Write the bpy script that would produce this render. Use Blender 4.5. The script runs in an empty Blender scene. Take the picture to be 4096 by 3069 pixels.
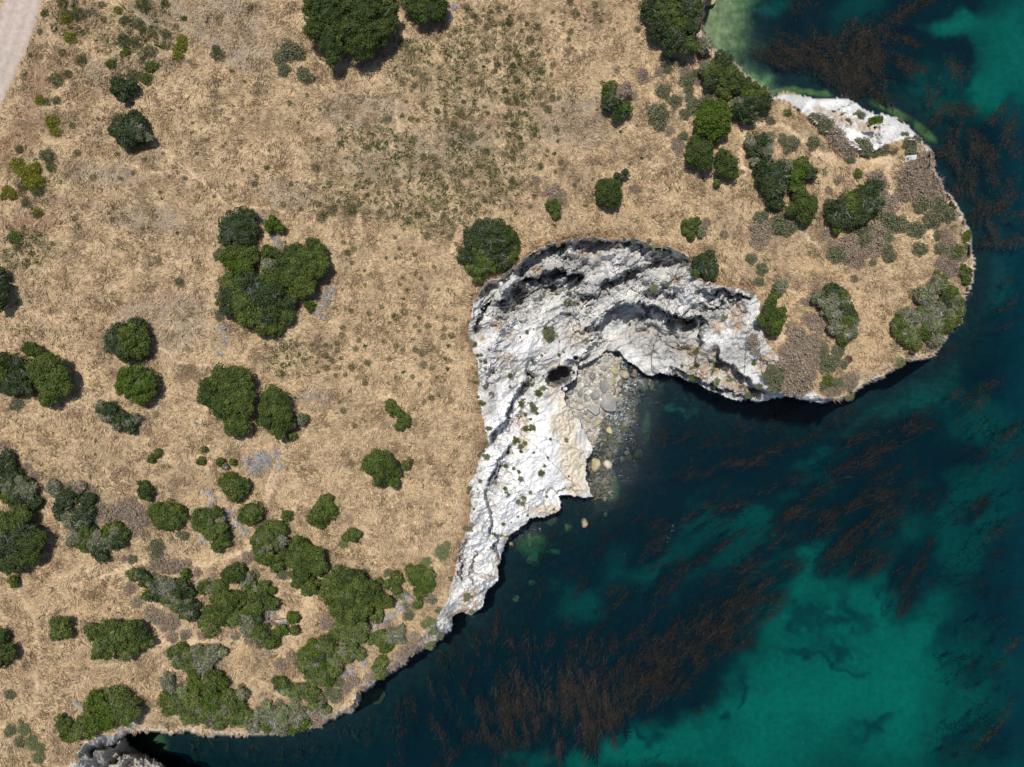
import bpy, math, random
import numpy as np
random.seed(7); RNG = np.random.default_rng(7)
sc = bpy.context.scene
# ---------------------------------------------------------------- camera, sky, sun, exposure
CU, CV, S, H, WL = 2048.0, 1534.5, 0.03, 85.0, -12.0
cam = bpy.data.cameras.new('camera'); cam_o = bpy.data.objects.new('camera', cam)
sc.collection.objects.link(cam_o); sc.camera = cam_o
cam_o.location = (0, 0, H); cam_o.rotation_euler = (0, 0, 0)
cam.sensor_width = 36; cam.lens = 18 / (CU * S / H); cam.clip_end = 6000; cam.clip_start = 1
SUN_EL, SUN_DX, SUN_DY = 72.0, 0.40, -1.0          # shadows fall down and a little right in the picture
w = bpy.data.worlds.new('World'); sc.world = w; w.use_nodes = True
nt = w.node_tree; nt.nodes.clear()
sky = nt.nodes.new('ShaderNodeTexSky'); sky.sky_type = 'NISHITA'; sky.sun_disc = False
az = math.atan2(-SUN_DX, -SUN_DY)                    # direction towards the sun, clockwise from +Y
sky.sun_elevation = math.radians(SUN_EL); sky.sun_rotation = az
bg = nt.nodes.new('ShaderNodeBackground'); bg.inputs[1].default_value = 0.088
ow = nt.nodes.new('ShaderNodeOutputWorld'); nt.links.new(sky.outputs[0], bg.inputs[0]); nt.links.new(bg.outputs[0], ow.inputs[0])
sun = bpy.data.lights.new('sun', 'SUN'); sun.energy = 4.3; sun.angle = math.radians(0.53); sun.color = (1, 0.965, 0.91)
sun_o = bpy.data.objects.new('sun', sun); sc.collection.objects.link(sun_o)
sun_o.rotation_euler = (math.radians(90 - SUN_EL), 0, -az + math.pi)
from mathutils import Vector
_n = math.hypot(SUN_DX, SUN_DY); _c = math.cos(math.radians(SUN_EL))
sun_dir = Vector((SUN_DX / _n * _c, SUN_DY / _n * _c, -math.sin(math.radians(SUN_EL))))
sun_o.rotation_euler = sun_dir.to_track_quat('-Z', 'Y').to_euler()
sc.view_settings.view_transform = 'Standard'; sc.view_settings.look = 'None'
sc.view_settings.exposure = 0.0; sc.view_settings.gamma = 1; sc.view_settings.use_curve_mapping = False
sc.cycles.use_denoising = True; sc.cycles.max_bounces = 5; sc.cycles.diffuse_bounces = 3
sc.cycles.transparent_max_bounces = 12; sc.cycles.sample_clamp_indirect = 4; sc.cycles.caustics_reflective = False

# ---------------------------------------------------------------- numpy helpers
def _hash(ix, iy, seed):
    h = (ix.astype(np.int64) * 374761393 + iy.astype(np.int64) * 668265263 + seed * 2147483647) & 0xffffffff
    h = ((h ^ (h >> 13)) * 1274126177) & 0xffffffff
    return (h ^ (h >> 16)) & 0xffffffff
def perlin(x, y, seed=0):
    x0 = np.floor(x); y0 = np.floor(y); fx = x - x0; fy = y - y0
    def g(dx, dy):
        a = _hash(x0 + dx, y0 + dy, seed) * (2 * np.pi / 4294967296.0)
        return np.cos(a) * (fx - dx) + np.sin(a) * (fy - dy)
    u = fx * fx * fx * (fx * (fx * 6 - 15) + 10); v = fy * fy * fy * (fy * (fy * 6 - 15) + 10)
    a = g(0, 0); b = g(1, 0); c = g(0, 1); d = g(1, 1)
    return 1.5 * ((a + (b - a) * u) * (1 - v) + (c + (d - c) * u) * v)
def fbm(x, y, wl, octv=4, seed=0, gain=0.5):
    s = 0; a = 1.0; t = 0
    for i in range(octv):
        s = s + a * perlin(x / wl, y / wl, seed + i * 17); t += a; a *= gain; wl /= 2.03
    return s / t
def ridged(x, y, wl, octv=4, seed=0):
    s = 0; a = 1.0; t = 0
    for i in range(octv):
        s = s + a * (1 - 2 * np.abs(perlin(x / wl, y / wl, seed + i * 31))); t += a; a *= .5; wl /= 2.1
    return s / t
def blocks(x, y, size, seed):
    x = x / size; y = y / size; ix = np.floor(x); iy = np.floor(y); b1 = np.full(x.shape, 9.0); val = np.zeros(x.shape); gx = np.zeros(x.shape)
    for i in (-1, 0, 1):
        for j in (-1, 0, 1):
            h1 = _hash(ix + i, iy + j, seed) / 4294967296.0; h2 = _hash(ix + i, iy + j, seed + 5) / 4294967296.0; h3 = _hash(ix + i, iy + j, seed + 9) / 4294967296.0
            px = ix + i + h1 - x; py = iy + j + h2 - y; d = px * px + py * py; k = d < b1
            b1 = np.where(k, d, b1); val = np.where(k, h3 - .5 + .45 * (py) * (h1 - .2) + .35 * px * (h2 - .5), val)
    return val
def sm(a, b, x):
    t = np.clip((x - a) / (b - a), 0, 1); return t * t * (3 - 2 * t)
def seg_dist(px, py, P, closed=False, vals=None):
    """distance to a polyline; with vals also the value at the closest point; also the signed side."""
    best = np.full(px.shape, 1e18); side = np.zeros(px.shape); val = np.zeros(px.shape); tt = np.zeros(px.shape)
    n = len(P); m = n if closed else n - 1
    for i in range(m):
        ax, ay = P[i][0], P[i][1]; bx, by = P[(i + 1) % n][0], P[(i + 1) % n][1]
        dx, dy = bx - ax, by - ay; L = dx * dx + dy * dy + 1e-9
        t = np.clip(((px - ax) * dx + (py - ay) * dy) / L, 0, 1)
        qx = px - ax - t * dx; qy = py - ay - t * dy; d = qx * qx + qy * qy
        k = d < best; best = np.where(k, d, best)
        side = np.where(k, np.sign(dx * (py - ay) - dy * (px - ax)), side)
        tt = np.where(k, (i + t) / m, tt)
        if vals is not None: val = np.where(k, vals[i] + (vals[(i + 1) % n] - vals[i]) * t, val)
    return np.sqrt(best), side, val, tt
def inside(px, py, P):
    r = np.zeros(px.shape, bool); n = len(P); j = n - 1
    for i in range(n):
        xi, yi, xj, yj = P[i][0], P[i][1], P[j][0], P[j][1]
        if yi != yj:
            r ^= ((yi > py) != (yj > py)) & (px < (xj - xi) * (py - yi) / (yj - yi) + xi)
        j = i
    return r
ZO = {1: (0, 0), 2: (1000, 0), 3: (2000, 0), 4: (3000, 0), 5: (0, 1000), 6: (1000, 1000), 7: (2000, 1000), 8: (3000, 1000),
      9: (0, 2019), 10: (1000, 2019), 11: (2000, 2019), 12: (3000, 2019)}
ZS = 1100 / 1736.0
def zz(z, x, y): return ZO[z][0] + x * ZS, ZO[z][1] + y * ZS
def W(u, v, z):
    """the point of the place at height z that the drone sees at photograph position u, v"""
    k = S * (H - z) / H
    return (u - CU) * k, -(v - CV) * k

# ---------------------------------------------------------------- outlines of the land (photograph positions at their own height)
COAST = [(3300,-60000,-1),(3300,-2500,-1),(3050,-900,-1),(2900,-300,-1),(2840,-40,-5),(2817,38,-6),(2814,95,-8),(2824,139,-9),(2849,184,-9),(2887,215,-8),(2938,247,-6),
 (2988,298,-5),(3039,342,-5),(3077,367,-6),(3105,385,-7),(3117,372,-7),(3139,368,-8),(3190,380,-8.5),(3241,386,-9),(3285,398,-9),(3348,390,-9),(3405,402,-9),
 (3456,431,-9),(3500,455,-9),(3535,456,-9),(3589,472,-9),(3633,500,-8),(3668,545,-6),(3690,570,-4),(3728,602,-2.5),(3735,665,-2),(3760,716,-2),
 (3779,760,-2),(3823,811,-2),(3861,868,-2),(3887,938,-1.6),(3890,1014,-1.5),(3900,1038,-1.5),(3896,1127,-1.5),(3868,1184,-1.5),(3849,1234,-1.5),
 (3842,1298,-1.5),(3798,1336,-1.5),(3754,1405,-1.5),(3728,1434,-1.5),(3665,1443,-1.5),(3624,1450,-1.5),(3589,1475,-1.5),(3557,1500,-1.5),
 (3507,1526,-1.8),(3456,1545,-2),(3418,1573,-1.5),(3393,1595,-1.5),(3342,1605,-2),(3304,1611,-2.5),(3253,1608,-2.5),(3209,1599,-2.2),(3152,1589,-2.5),
 (3108,1592,-3),(3057,1608,-4),(3000,1602,-4.5),(2963,1607,-5),(2887,1583,-6),(2824,1557,-6.5),(2760,1526,-7),(2697,1500,-8),(2634,1492,-9),(2608,1508,-10.5),
 (2570,1488,-11.3),(2539,1462,-11.5),(2507,1443,-11.5),(2481,1437,-11.5),(2482,1494,-11.7),(2492,1538,-11.8),(2472,1589,-11.8),(2462,1634,-11.8),(2431,1665,-11.8),
 (2405,1690,-11.8),(2392,1747,-11.8),(2372,1780,-11.5),(2372,1815,-10.5),(2352,1842,-9.5),(2343,1870,-9),(2345,1920,-9),(2361,1950,-8.8),(2370,1985,-8.6),(2330,1990,-8.5),
 (2280,1984,-8.2),(2235,1982,-8),(2246,2010,-7.8),(2240,2040,-7.6),(2222,2051,-7.5),(2190,2068,-7.5),(2114,2073,-7),(2106,2095,-7),(2057,2127,-7),(2040,2138,-7.2),
 (2026,2175,-7.4),(2003,2228,-7.4),(1988,2272,-6.5),(1999,2310,-5.5),(1976,2342,-5),(1947,2374,-4),(1938,2424,-3.5),(1887,2462,-3),(1843,2450,-3),(1811,2475,-3.5),
 (1808,2519,-3.5),(1760,2557,-3.5),(1703,2595,-3),(1634,2627,-3),(1634,2659,-2.5),(1570,2691,-2.5),(1520,2716,-3),(1488,2747,-3.5),(1450,2766,-3),(1443,2804,-2.5),
 (1405,2849,-2),(1342,2874,-2),(1272,2906,-2),(1209,2912,-2),(1146,2931,-1.8),(1063,2941,-1.6),(1014,2944,-1.5),(938,2950,-1.5),(887,2944,-1.5),(811,2950,-1.5),
 (760,2931,-1.4),(697,2935,-1.4),(634,2932,-1.4),(570,2929,-1.4),(535,2928,-3),(500,2945,-9),(520,2980,-10),(560,3010,-10),(600,3030,-9.5),(672,3069,-8),(780,3140,-7),(1000,3330,-6),
 (900,3700,-4),(200,4200,-3),(-2000,5600,-3),(-60000,20000,-3)]
PLATEAU = [(3290,-60000),(3290,-2500),(3040,-900),(2890,-300),(2822,-40),(2800,38),(2798,95),(2806,139),(2832,190),(2872,228),(2920,262),(2972,312),(3022,356),(3060,380),
 (3100,392),(3140,400),(3200,440),(3260,490),(3320,560),(3380,575),(3440,600),(3490,610),(3540,590),(3600,560),(3650,560),(3676,575),
 (3712,606),(3724,665),(3748,720),(3768,764),(3812,816),(3850,872),(3876,942),(3880,1014),(3890,1038),(3886,1125),(3858,1182),(3839,1234),
 (3832,1294),(3790,1328),(3746,1397),(3720,1426),(3661,1433),(3620,1441),(3583,1465),(3551,1490),(3500,1514),(3450,1534),(3412,1560),(3388,1582),(3345,1590),(3290,1588),
 (3230,1560),(3160,1520),(3120,1440),(3070,1370),(3035,1300),(3045,1215),(3014,1171),(2950,1158),(2900,1146),(2849,1133),(2792,1108),(2760,1070),(2760,1026),
 (2716,1007),(2672,988),(2608,976),(2539,957),(2443,957),(2329,950),(2253,963),(2190,982),(2127,1014),(2089,1039),(2077,1057),(1988,1114),(1944,1133),
 (1919,1165),(1893,1209),(1887,1253),(1877,1298),(1871,1342),(1887,1393),(1906,1443),(1912,1519),(1912,1602),(1931,1665),(1938,1729),(1955,1780),(1919,1824),
 (1900,1887),(1877,1938),(1884,2014),(1874,2114),(1843,2171),(1824,2272),(1805,2336),(1790,2400),(1741,2488),(1690,2540),(1620,2600),(1560,2660),(1500,2700),
 (1440,2740),(1420,2790),(1390,2830),(1335,2858),(1268,2890),(1205,2898),(1140,2917),(1060,2929),(1014,2934),(938,2940),(887,2934),(811,2940),
 (760,2921),(697,2925),(634,2922),(560,2919),(500,2925),(440,2940),(380,2952),(330,2975),(310,3010),(305,3050),(250,3090),(230,3200),(500,3500),(300,3800),(-300,4200),(-2300,5500),(-60000,19500)]
LAND = [(p[0], p[1]) for p in COAST] + [(-60000, -60000)]
PLAT = PLATEAU + [(-60000, -60000)]
BEACH = [(2300,1519),(2246,1551),(2262,1585),(2262,1609),(2284,1645),(2325,1691),(2331,1714),(2349,1746),(2373,1800),(2420,1790),(2470,1640),(2510,1550),(2505,1440),
         (2479,1416),(2429,1396),(2379,1440),(2315,1466)]
# ledges of the cliff: points, drop in metres, fall-off length; the right-hand side when walking along is the low side
SCARPS = [
 ([(1960,1215),(2010,1190),(2060,1150),(2110,1110),(2170,1085),(2230,1080),(2290,1095),(2330,1080)], 5.0, 90, 8),
 ([(2050,1215),(2100,1180),(2150,1145),(2210,1135),(2250,1120)], 2.0, 50, 6),
 ([(2290,1150),(2330,1185),(2380,1180),(2420,1135),(2470,1105),(2520,1080),(2570,1060)], 2.6, 50, 8),
 ([(2420,1140),(2480,1110),(2540,1075),(2600,1060),(2640,1030),(2690,1010)], 2.4, 45, 7),
 ([(2360,1320),(2395,1290),(2440,1230),(2480,1215),(2530,1205),(2580,1210),(2650,1235),(2700,1262),(2760,1270),(2810,1262),(2850,1280)], 6.2, 120, 8),
 ([(2560,1185),(2600,1165),(2640,1160),(2690,1178),(2720,1165)], 2.6, 50, 7),
 ([(2770,1160),(2810,1155),(2850,1170),(2900,1160),(2960,1170),(3010,1185)], 3.2, 60, 7),
 ([(2780,1200),(2840,1225),(2890,1215),(2930,1200),(2960,1180)], 2.2, 40, 6),
 ([(2700,1225),(2740,1210),(2790,1215),(2840,1250)], 1.4, 35, 5),
 ([(2250,1460),(2290,1436),(2330,1420),(2360,1395),(2400,1370),(2430,1330)], 2.4, 50, 6),
 ([(2290,1330),(2330,1340),(2350,1310),(2390,1300)], 2.0, 40, 6),
 ([(2330,1370),(2370,1350),(2410,1340)], 1.6, 35, 5),
 ([(2096,1560),(2110,1500),(2080,1490),(2055,1510)], 2.2, 40, 6),
 ([(1946,1775),(1970,1745),(2000,1710),(2026,1670),(2035,1610),(2060,1575),(2085,1545),(2100,1500),(2110,1420)], 4.2, 70, 7),
 ([(2049,1765),(2035,1790),(2005,1815),(1985,1850),(1970,1880),(1958,1920),(1945,1960)][::-1], 3.2, 45, 7),
 ([(2030,1846),(2005,1850),(1990,1875),(1985,1910),(1968,1950)][::-1], 3.0, 50, 6),
 ([(2030,1740),(2050,1700),(2060,1620)], 1.3, 30, 4),
 ([(1950,1960),(1940,1990),(1955,2040),(1958,2100),(1945,2160)][::-1], 2.4, 40, 5),
 ([(1855,2146),(1848,2200),(1838,2260),(1832,2330)][::-1], 1.8, 30, 4),
 ([(1890,2190),(1898,2225),(1876,2262),(1890,2330),(1893,2350)][::-1], 1.8, 30, 4),
 ([(2041,2136),(1990,2150),(1974,2180),(1980,2220),(1988,2245)][::-1], 3.2, 60, 6),
 ([(2310,1935),(2280,1948),(2240,1965),(2228,1978),(2205,1960),(2185,1968),(2150,1978)][::-1], 1.8, 40, 5),
 ([(2060,1955),(2075,1975),(2095,1955)], 0.9, 25, 4),
 ([(2290,1280),(2285,1310),(2310,1340)], 0.9, 25, 4),
 ([(1890,1330),(1895,1290),(1915,1255),(1935,1215),(1960,1195)], 3.4, 40, 6),
 ([(1962,1500),(1975,1460),(1985,1430)], 1.6, 25, 5),
 ([(1950,1560),(1956,1510),(1962,1470)], 1.6, 25, 5),
 ([(2874,1378),(2880,1430),(2905,1450),(2945,1470),(2970,1495),(3000,1520),(3030,1545),(3070,1570)], 3.2, 60, 7),
 ([(2560,1280),(2620,1310),(2680,1330),(2730,1355)], 0.9, 30, 4),
 ([(2600,1330),(2660,1370),(2700,1390),(2760,1380)], 0.9, 30, 4),
 ([(2680,1470),(2720,1485),(2760,1500),(2850,1535),(2920,1570),(2990,1590)], 2.4, 50, 6),
 ([(2500,1420),(2540,1430),(2580,1460),(2610,1480)], 1.4, 30, 4),
 ([(500,2950),(440,2985),(400,3010),(360,3040)], 2.5, 40, 5),
 ([(560,3010),(480,3030),(440,3055)], 2.0, 40, 5),
]
def hgt(u, v):
    """ground height (metres) for arrays of photograph positions; also masks"""
    wu = u + 13 * fbm(u, v, 60, 4, 5, .6); wv = v + 13 * fbm(u, v, 60, 4, 9, .6)
    wu = wu + 3.0 * perlin(u / 13, v / 13, 3); wv = wv + 3.0 * perlin(u / 13, v / 13, 4)
    land = inside(wu, wv, LAND); plat = inside(wu, wv, PLAT) & land
    dc, _, hc, _ = seg_dist(wu, wv, COAST, vals=[p[2] for p in COAST])
    dr, _, _, _ = seg_dist(wu, wv, PLATEAU)
    top = 1.3 * fbm(u, v, 1500, 3, 21) + 0.35 * fbm(u, v, 260, 3, 22) + 0.9 * sm(1500, 0, u)
    top = top - 1.2 * sm(60, 0, dr) * sm(0.3, 0.7, 0.5 + fbm(u, v, 180, 2, 8)) * 0.5
    # a soil lip at the rim
    band = land & ~plat
    t = dr / (dr + dc + 1e-6)
    h_band = top + (hc - top) * (0.9 * t + 0.1 * t * t) 
    # rock relief in the band
    a = math.radians(-32)
    ru = u * math.cos(a) + v * math.sin(a); rv = -u * math.sin(a) + v * math.cos(a)
    q = 14 * fbm(u, v, 90, 3, 40)
    rel = 1.15 * ridged(ru / 2.6 + q, rv + q, 100, 3, 50) + 0.5 * ridged(ru / 2.2 + q, rv - q, 46, 3, 60) + 0.28 * fbm(u, v, 26, 3, 70)
    rough = sm(-.1, 0.12, t) * sm(1.02, 0.8, t)
    bench = np.exp(-(((u - 2120) / 190) ** 2 + ((v - 1830) / 260) ** 2))
    amp = 1.12 * (0.35 + 0.65 * sm(1500, 1100, v) + 0.2 * sm(2300, 2000, u)) * (1 - 0.55 * bench)
    h_band = h_band + rel * amp * (0.35 + 0.65 * rough)
    bl = 1.0 * blocks(ru / 1.8 + q, rv, 44, 401) + .62 * blocks(ru / 1.6 + q, rv, 20, 402) + .3 * blocks(ru / 1.3, rv, 9, 403)
    h_band = h_band + bl * (0.3 + 1.1 * sm(-.25, .35, fbm(u, v, 130, 2, 404))) * amp * (1.2 - .3 * bench)
    nr = sm(1870, 1960, u) * sm(2790, 2680, u) * sm(1300, 1160, v)
    h_band = h_band - 4.2 * nr * (.35 + .65 * sm(-.35, .2, fbm(u, v, 90, 3, 405))) * sm(2, 14, dr) * np.exp(-np.clip(dr - 14, 0, None) / 100)
    for pts, drop, L, wd in SCARPS:
        x0 = min(p[0] for p in pts) - 3 * L; x1 = max(p[0] for p in pts) + 3 * L
        y0 = min(p[1] for p in pts) - 3 * L; y1 = max(p[1] for p in pts) + 3 * L
        m = (u > x0) & (u < x1) & (v > y0) & (v < y1) & band
        if not m.any(): continue
        uu = u[m] + 26 * fbm(u[m], v[m], 44, 4, 90, .6) + 9 * bl[m]; vv = v[m] + 26 * fbm(u[m], v[m], 44, 4, 91, .6) + 14 * bl[m]
        d, s, _, tt = seg_dist(uu, vv, pts)
        ends = sm(0, 0.12, tt) * sm(1, 0.88, tt); s = s * d
        low = -drop * sm(-wd * .3, wd, s) * np.exp(-np.clip(s, 0, None) / L)
        high = 0.22 * abs(drop) * np.exp(-np.abs(np.clip(s, None, 0)) / (L * .5)) * (s <= 0)
        h_band[m] += (low + high) * ends * (.62 + .5 * sm(-.3, .25, fbm(u[m], v[m], 62, 3, 95))) * np.exp(-(np.abs(s) / (2.6 * L)) ** 4)
    # broken strata: quantised a little, the riser sharper than the tread
    st = 0.62; ph = h_band / st + 0.9 * fbm(u, v, 70, 2, 77); fl = np.floor(ph); fr = ph - fl
    h_band = h_band + 0.30 * st * (sm(0.25, 0.75, fr) - fr) * sm(-.1, .4, fbm(u, v, 120, 2, 78) + .15)
    beach = inside(u + 6 * perlin(u / 22, v / 22, 1), v + 6 * perlin(u / 22, v / 22, 2), BEACH)
    hb = -11.35 + 0.25 * fbm(u, v, 30, 3, 14) - 0.5 * sm(60, 0, dc)
    h_band = np.where(beach, hb, np.maximum(h_band, -10.7 + .55 * bl + .5 * rel))
    # caves: real holes in the rock
    hole = sm(50, 43, np.hypot((u - 2239) * .92 + .25 * (v - 1500), (v - 1503) * 1.2) + 12 * perlin(u / 24, v / 24, 33) + 5 * perlin(u / 9, v / 9, 34) + 14 * sm(0, -30, v - 1495) * 0)
    h_band = h_band * (1 - hole * sm(-40, -8, (v - 1468))) + (-11.6 + .5 * perlin(u / 14, v / 14, 35)) * hole * sm(-40, -8, (v - 1468)) - 0 * hole * sm(-40, -8, (v - 1468)) 
    hole2 = sm(17, 11, np.hypot(u - 2468, (v - 1417) * 1.2)); h_band = h_band - 3.0 * hole2
    hole3 = sm(12, 7, np.hypot(u - 2303, (v - 1433) * 1.2)); h_band = h_band - 3.0 * hole3
    # sea bed
    shN = np.exp(-(((u - 2900) / 190) ** 2 + ((v - 120) / 260) ** 2)); shC = np.exp(-(((u - 2440) / 120) ** 2 + ((v - 1650) / 240) ** 2))
    shS = np.exp(-(((u - 2400) / 60) ** 2 + ((v - 1960) / 70) ** 2)); shW = np.exp(-(((u - 590) / 80) ** 2 + ((v - 2980) / 60) ** 2))
    shal = np.clip(1.2 * shN + 1.1 * shC + shS + .6 * shW, 0, 1)
    h_sea = WL - 0.35 - (4.6 + 0.8 * fbm(u, v, 400, 3, 18)) * (sm(0, 330, dc) * (1 - .75 * shal) + 0.10) * (1 - 0.8 * shal) - 0.12 * fbm(u, v, 24, 3, 19) * (1 + shC)
    h = np.where(plat, top, np.where(land, h_band, h_sea))
    return h, land, plat, dc, dr, t, beach

# regular lookup grid
GU = np.arange(-420, 4520, 8.0); GV = np.arange(-420, 3500, 8.0)
_u, _v = np.meshgrid(GU, GV); HG, LG, PG, _, _, _, _ = hgt(_u, _v)
def hpix(u, v):
    i = min(max(int((v - GV[0]) / 8), 0), len(GV) - 2); j = min(max(int((u - GU[0]) / 8), 0), len(GU) - 2)
    return float(HG[i, j])
def hpix_a(u, v):
    i = np.clip(((v - GV[0]) / 8).astype(int), 0, len(GV) - 2); j = np.clip(((u - GU[0]) / 8).astype(int), 0, len(GU) - 2)
    fu = np.clip((u - GU[0]) / 8 - j, 0, 1); fv = np.clip((v - GV[0]) / 8 - i, 0, 1)
    return (HG[i, j] * (1 - fu) + HG[i, j + 1] * fu) * (1 - fv) + (HG[i + 1, j] * (1 - fu) + HG[i + 1, j + 1] * fu) * fv
def ground(x, y):
    h = 0.0
    for _ in range(4):
        h = hpix(CU + x / S * H / (H - h), CV - y / S * H / (H - h))
    return h

# ---------------------------------------------------------------- mesh and material helpers
COL = sc.collection
def mesh(name, V, F, mat, col=None, smooth=False, attrs=None):
    V = np.ascontiguousarray(V, np.float32); F = np.ascontiguousarray(F, np.int32)
    me = bpy.data.meshes.new(name); k = F.shape[1]
    me.vertices.add(len(V)); me.vertices.foreach_set('co', V.ravel())
    me.loops.add(F.size); me.loops.foreach_set('vertex_index', F.ravel())
    me.polygons.add(len(F)); me.polygons.foreach_set('loop_start', np.arange(0, F.size, k, dtype=np.int32))
    me.polygons.foreach_set('loop_total', np.full(len(F), k, np.int32))
    me.polygons.foreach_set('use_smooth', np.full(len(F), smooth, bool))
    if col is not None:
        a = me.color_attributes.new('Col', 'FLOAT_COLOR', 'POINT')
        c = np.ones((len(V), 4), np.float32); c[:, :3] = col; a.data.foreach_set('color', c.ravel())
    for nm, arr in (attrs or {}).items():
        a = me.attributes.new(nm, 'FLOAT', 'POINT'); a.data.foreach_set('value', np.ascontiguousarray(arr, np.float32))
    me.update(calc_edges=True); me.materials.append(mat)
    return me
def link(name, me, parent=None, loc=(0, 0, 0), rz=0.0, s=1.0):
    o = bpy.data.objects.new(name, me); COL.objects.link(o)
    o.location = loc; o.rotation_euler = (0, 0, rz); o.scale = (s, s, s) if not isinstance(s, tuple) else s
    if parent: o.parent = parent
    return o
def tag(o, label=None, cat=None, group=None, kind=None):
    for k, x in (('label', label), ('category', cat), ('group', group), ('kind', kind)):
        if x: o[k] = x
    return o
def material(name, rough=0.9, spec=0.2, colvar=0.25, scale=6.0, bump=0.0, bscale=8.0, base=None, transl=0.0):
    m = bpy.data.materials.new(name); m.use_nodes = True; t = m.node_tree; N = t.nodes; L = t.links
    b = N['Principled BSDF']; b.inputs['Roughness'].default_value = rough; b.inputs['Specular IOR Level'].default_value = spec
    tc = N.new('ShaderNodeNewGeometry')
    n = N.new('ShaderNodeTexNoise'); n.inputs['Scale'].default_value = scale; n.inputs['Detail'].default_value = 5; n.inputs['Roughness'].default_value = .65
    L.new(tc.outputs['Position'], n.inputs['Vector'])
    mr = N.new('ShaderNodeMapRange'); mr.inputs['From Min'].default_value = .3; mr.inputs['From Max'].default_value = .7
    mr.inputs['To Min'].default_value = 1 - colvar; mr.inputs['To Max'].default_value = 1 + colvar
    L.new(n.outputs['Fac'], mr.inputs['Value'])
    vm = N.new('ShaderNodeVectorMath'); vm.operation = 'SCALE'; L.new(mr.outputs[0], vm.inputs['Scale'])
    if base is None:
        a = N.new('ShaderNodeAttribute'); a.attribute_name = 'Col'; L.new(a.outputs['Color'], vm.inputs[0])
    else: vm.inputs[0].default_value = base
    L.new(vm.outputs[0], b.inputs['Base Color'])
    if bump:
        n2 = N.new('ShaderNodeTexNoise'); n2.inputs['Scale'].default_value = bscale; n2.inputs['Detail'].default_value = 6; n2.inputs['Roughness'].default_value = .7
        L.new(tc.outputs['Position'], n2.inputs['Vector'])
        bu = N.new('ShaderNodeBump'); bu.inputs['Distance'].default_value = bump; bu.inputs['Strength'].default_value = 1
        L.new(n2.outputs['Fac'], bu.inputs['Height']); L.new(bu.outputs[0], b.inputs['Normal'])
    if transl:
        tr = N.new('ShaderNodeBsdfTranslucent'); mx = N.new('ShaderNodeMixShader'); mx.inputs[0].default_value = transl
        L.new(vm.outputs[0], tr.inputs[0]); L.new(b.outputs[0], mx.inputs[1]); L.new(tr.outputs[0], mx.inputs[2]); L.new(mx.outputs[0], N['Material Output'].inputs[0])
    return m
M_grass = material('dry_grass_ground', colvar=.42, scale=2.1, bump=.26, bscale=3.0)
for _nd in M_grass.node_tree.nodes:
    if _nd.type == 'TEX_NOISE': _nd.inputs['Distortion'].default_value = 1.6
M_rock = material('chalk_rock', rough=.95, spec=.1, colvar=.10, scale=4.0, bump=.10, bscale=4.5)
M_sea = material('sea_bed', rough=1, spec=0, colvar=.18, scale=1.3, bump=.1, bscale=2)
M_blade = material('straw_blades', colvar=.15, scale=2, transl=.15)
M_leaf = material('leaves', rough=.55, spec=.25, colvar=.22, scale=1.2, transl=.12)
M_twig = material('dead_twigs', colvar=.2, scale=3)
M_bark = material('bark', base=(.16, .13, .11), bump=.03)
M_stone = material('boulder_stone', rough=.9, spec=.2, colvar=.22, scale=5.5, bump=.12, bscale=6)
M_wet = material('wet_stone', rough=.35, spec=.5, colvar=.3, scale=5, bump=.1, bscale=6)
M_road = material('packed_dirt', colvar=.16, scale=1.6, bump=.05, bscale=7)
M_kelp = material('kelp_fronds', rough=.62, spec=.07, colvar=.35, scale=2.5)

# ---------------------------------------------------------------- terrain sheets
def axis(lo, hi, dlo, dhi, step, fine):
    far = [60000, 30000, 15000, 8000, 5000, 3200, 2000, 1300, 900, 640, 480, 400, 340, 280, 220, 180, 140, 110, 80, 56, 36, 18]
    a = [lo - f for f in far]; x = lo
    while x < hi:
        a.append(x); x += fine if dlo < x < dhi else step
    a += [hi + f for f in reversed(far)]
    return np.array(a, float)
U = axis(0, 4096, 1740, 3160, 8.0, 3.6); V_ = axis(0, 3069, 930, 2520, 8.0, 3.6)
uu, vv = np.meshgrid(U, V_)
hh, land, plat, dc, dr, tb, beach = hgt(uu, vv)
k = S * (H - hh) / H
X = (uu - CU) * k; Y = -(vv - CV) * k
ny, nx = uu.shape
def soft(items, u, v):
    wu = u + 190 * fbm(u, v, 330, 5, 151, .62); wv = v + 190 * fbm(u, v, 330, 5, 157, .62); m = np.zeros(u.shape)
    for it in items:
        a = math.radians(it[4] if len(it) > 4 else 0); x = wu - it[0]; y = wv - it[1]
        p = (x * math.cos(a) + y * math.sin(a)) / it[2]; q = (-x * math.sin(a) + y * math.cos(a)) / it[3]
        m = 1 - (1 - m) * (1 - sm(1.7, 0.25, np.sqrt(p * p + q * q)))
    return m
def blobs(items, u, v):
    """items: (u, v, ru, rv, angle) -> 0..1 with a ragged edge"""
    wu = u + 16 * fbm(u, v, 90, 4, 131); wv = v + 16 * fbm(u, v, 90, 4, 137); m = np.zeros(u.shape)
    for it in items:
        a = math.radians(it[4] if len(it) > 4 else 0); x = wu - it[0]; y = wv - it[1]
        p = (x * math.cos(a) + y * math.sin(a)) / it[2]; q = (-x * math.sin(a) + y * math.cos(a)) / it[3]
        m = np.maximum(m, sm(1.25, 0.55, np.sqrt(p * p + q * q)))
    return m
def mixc(c, col, f): return c + (np.array(col) - c) * f[..., None]
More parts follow.
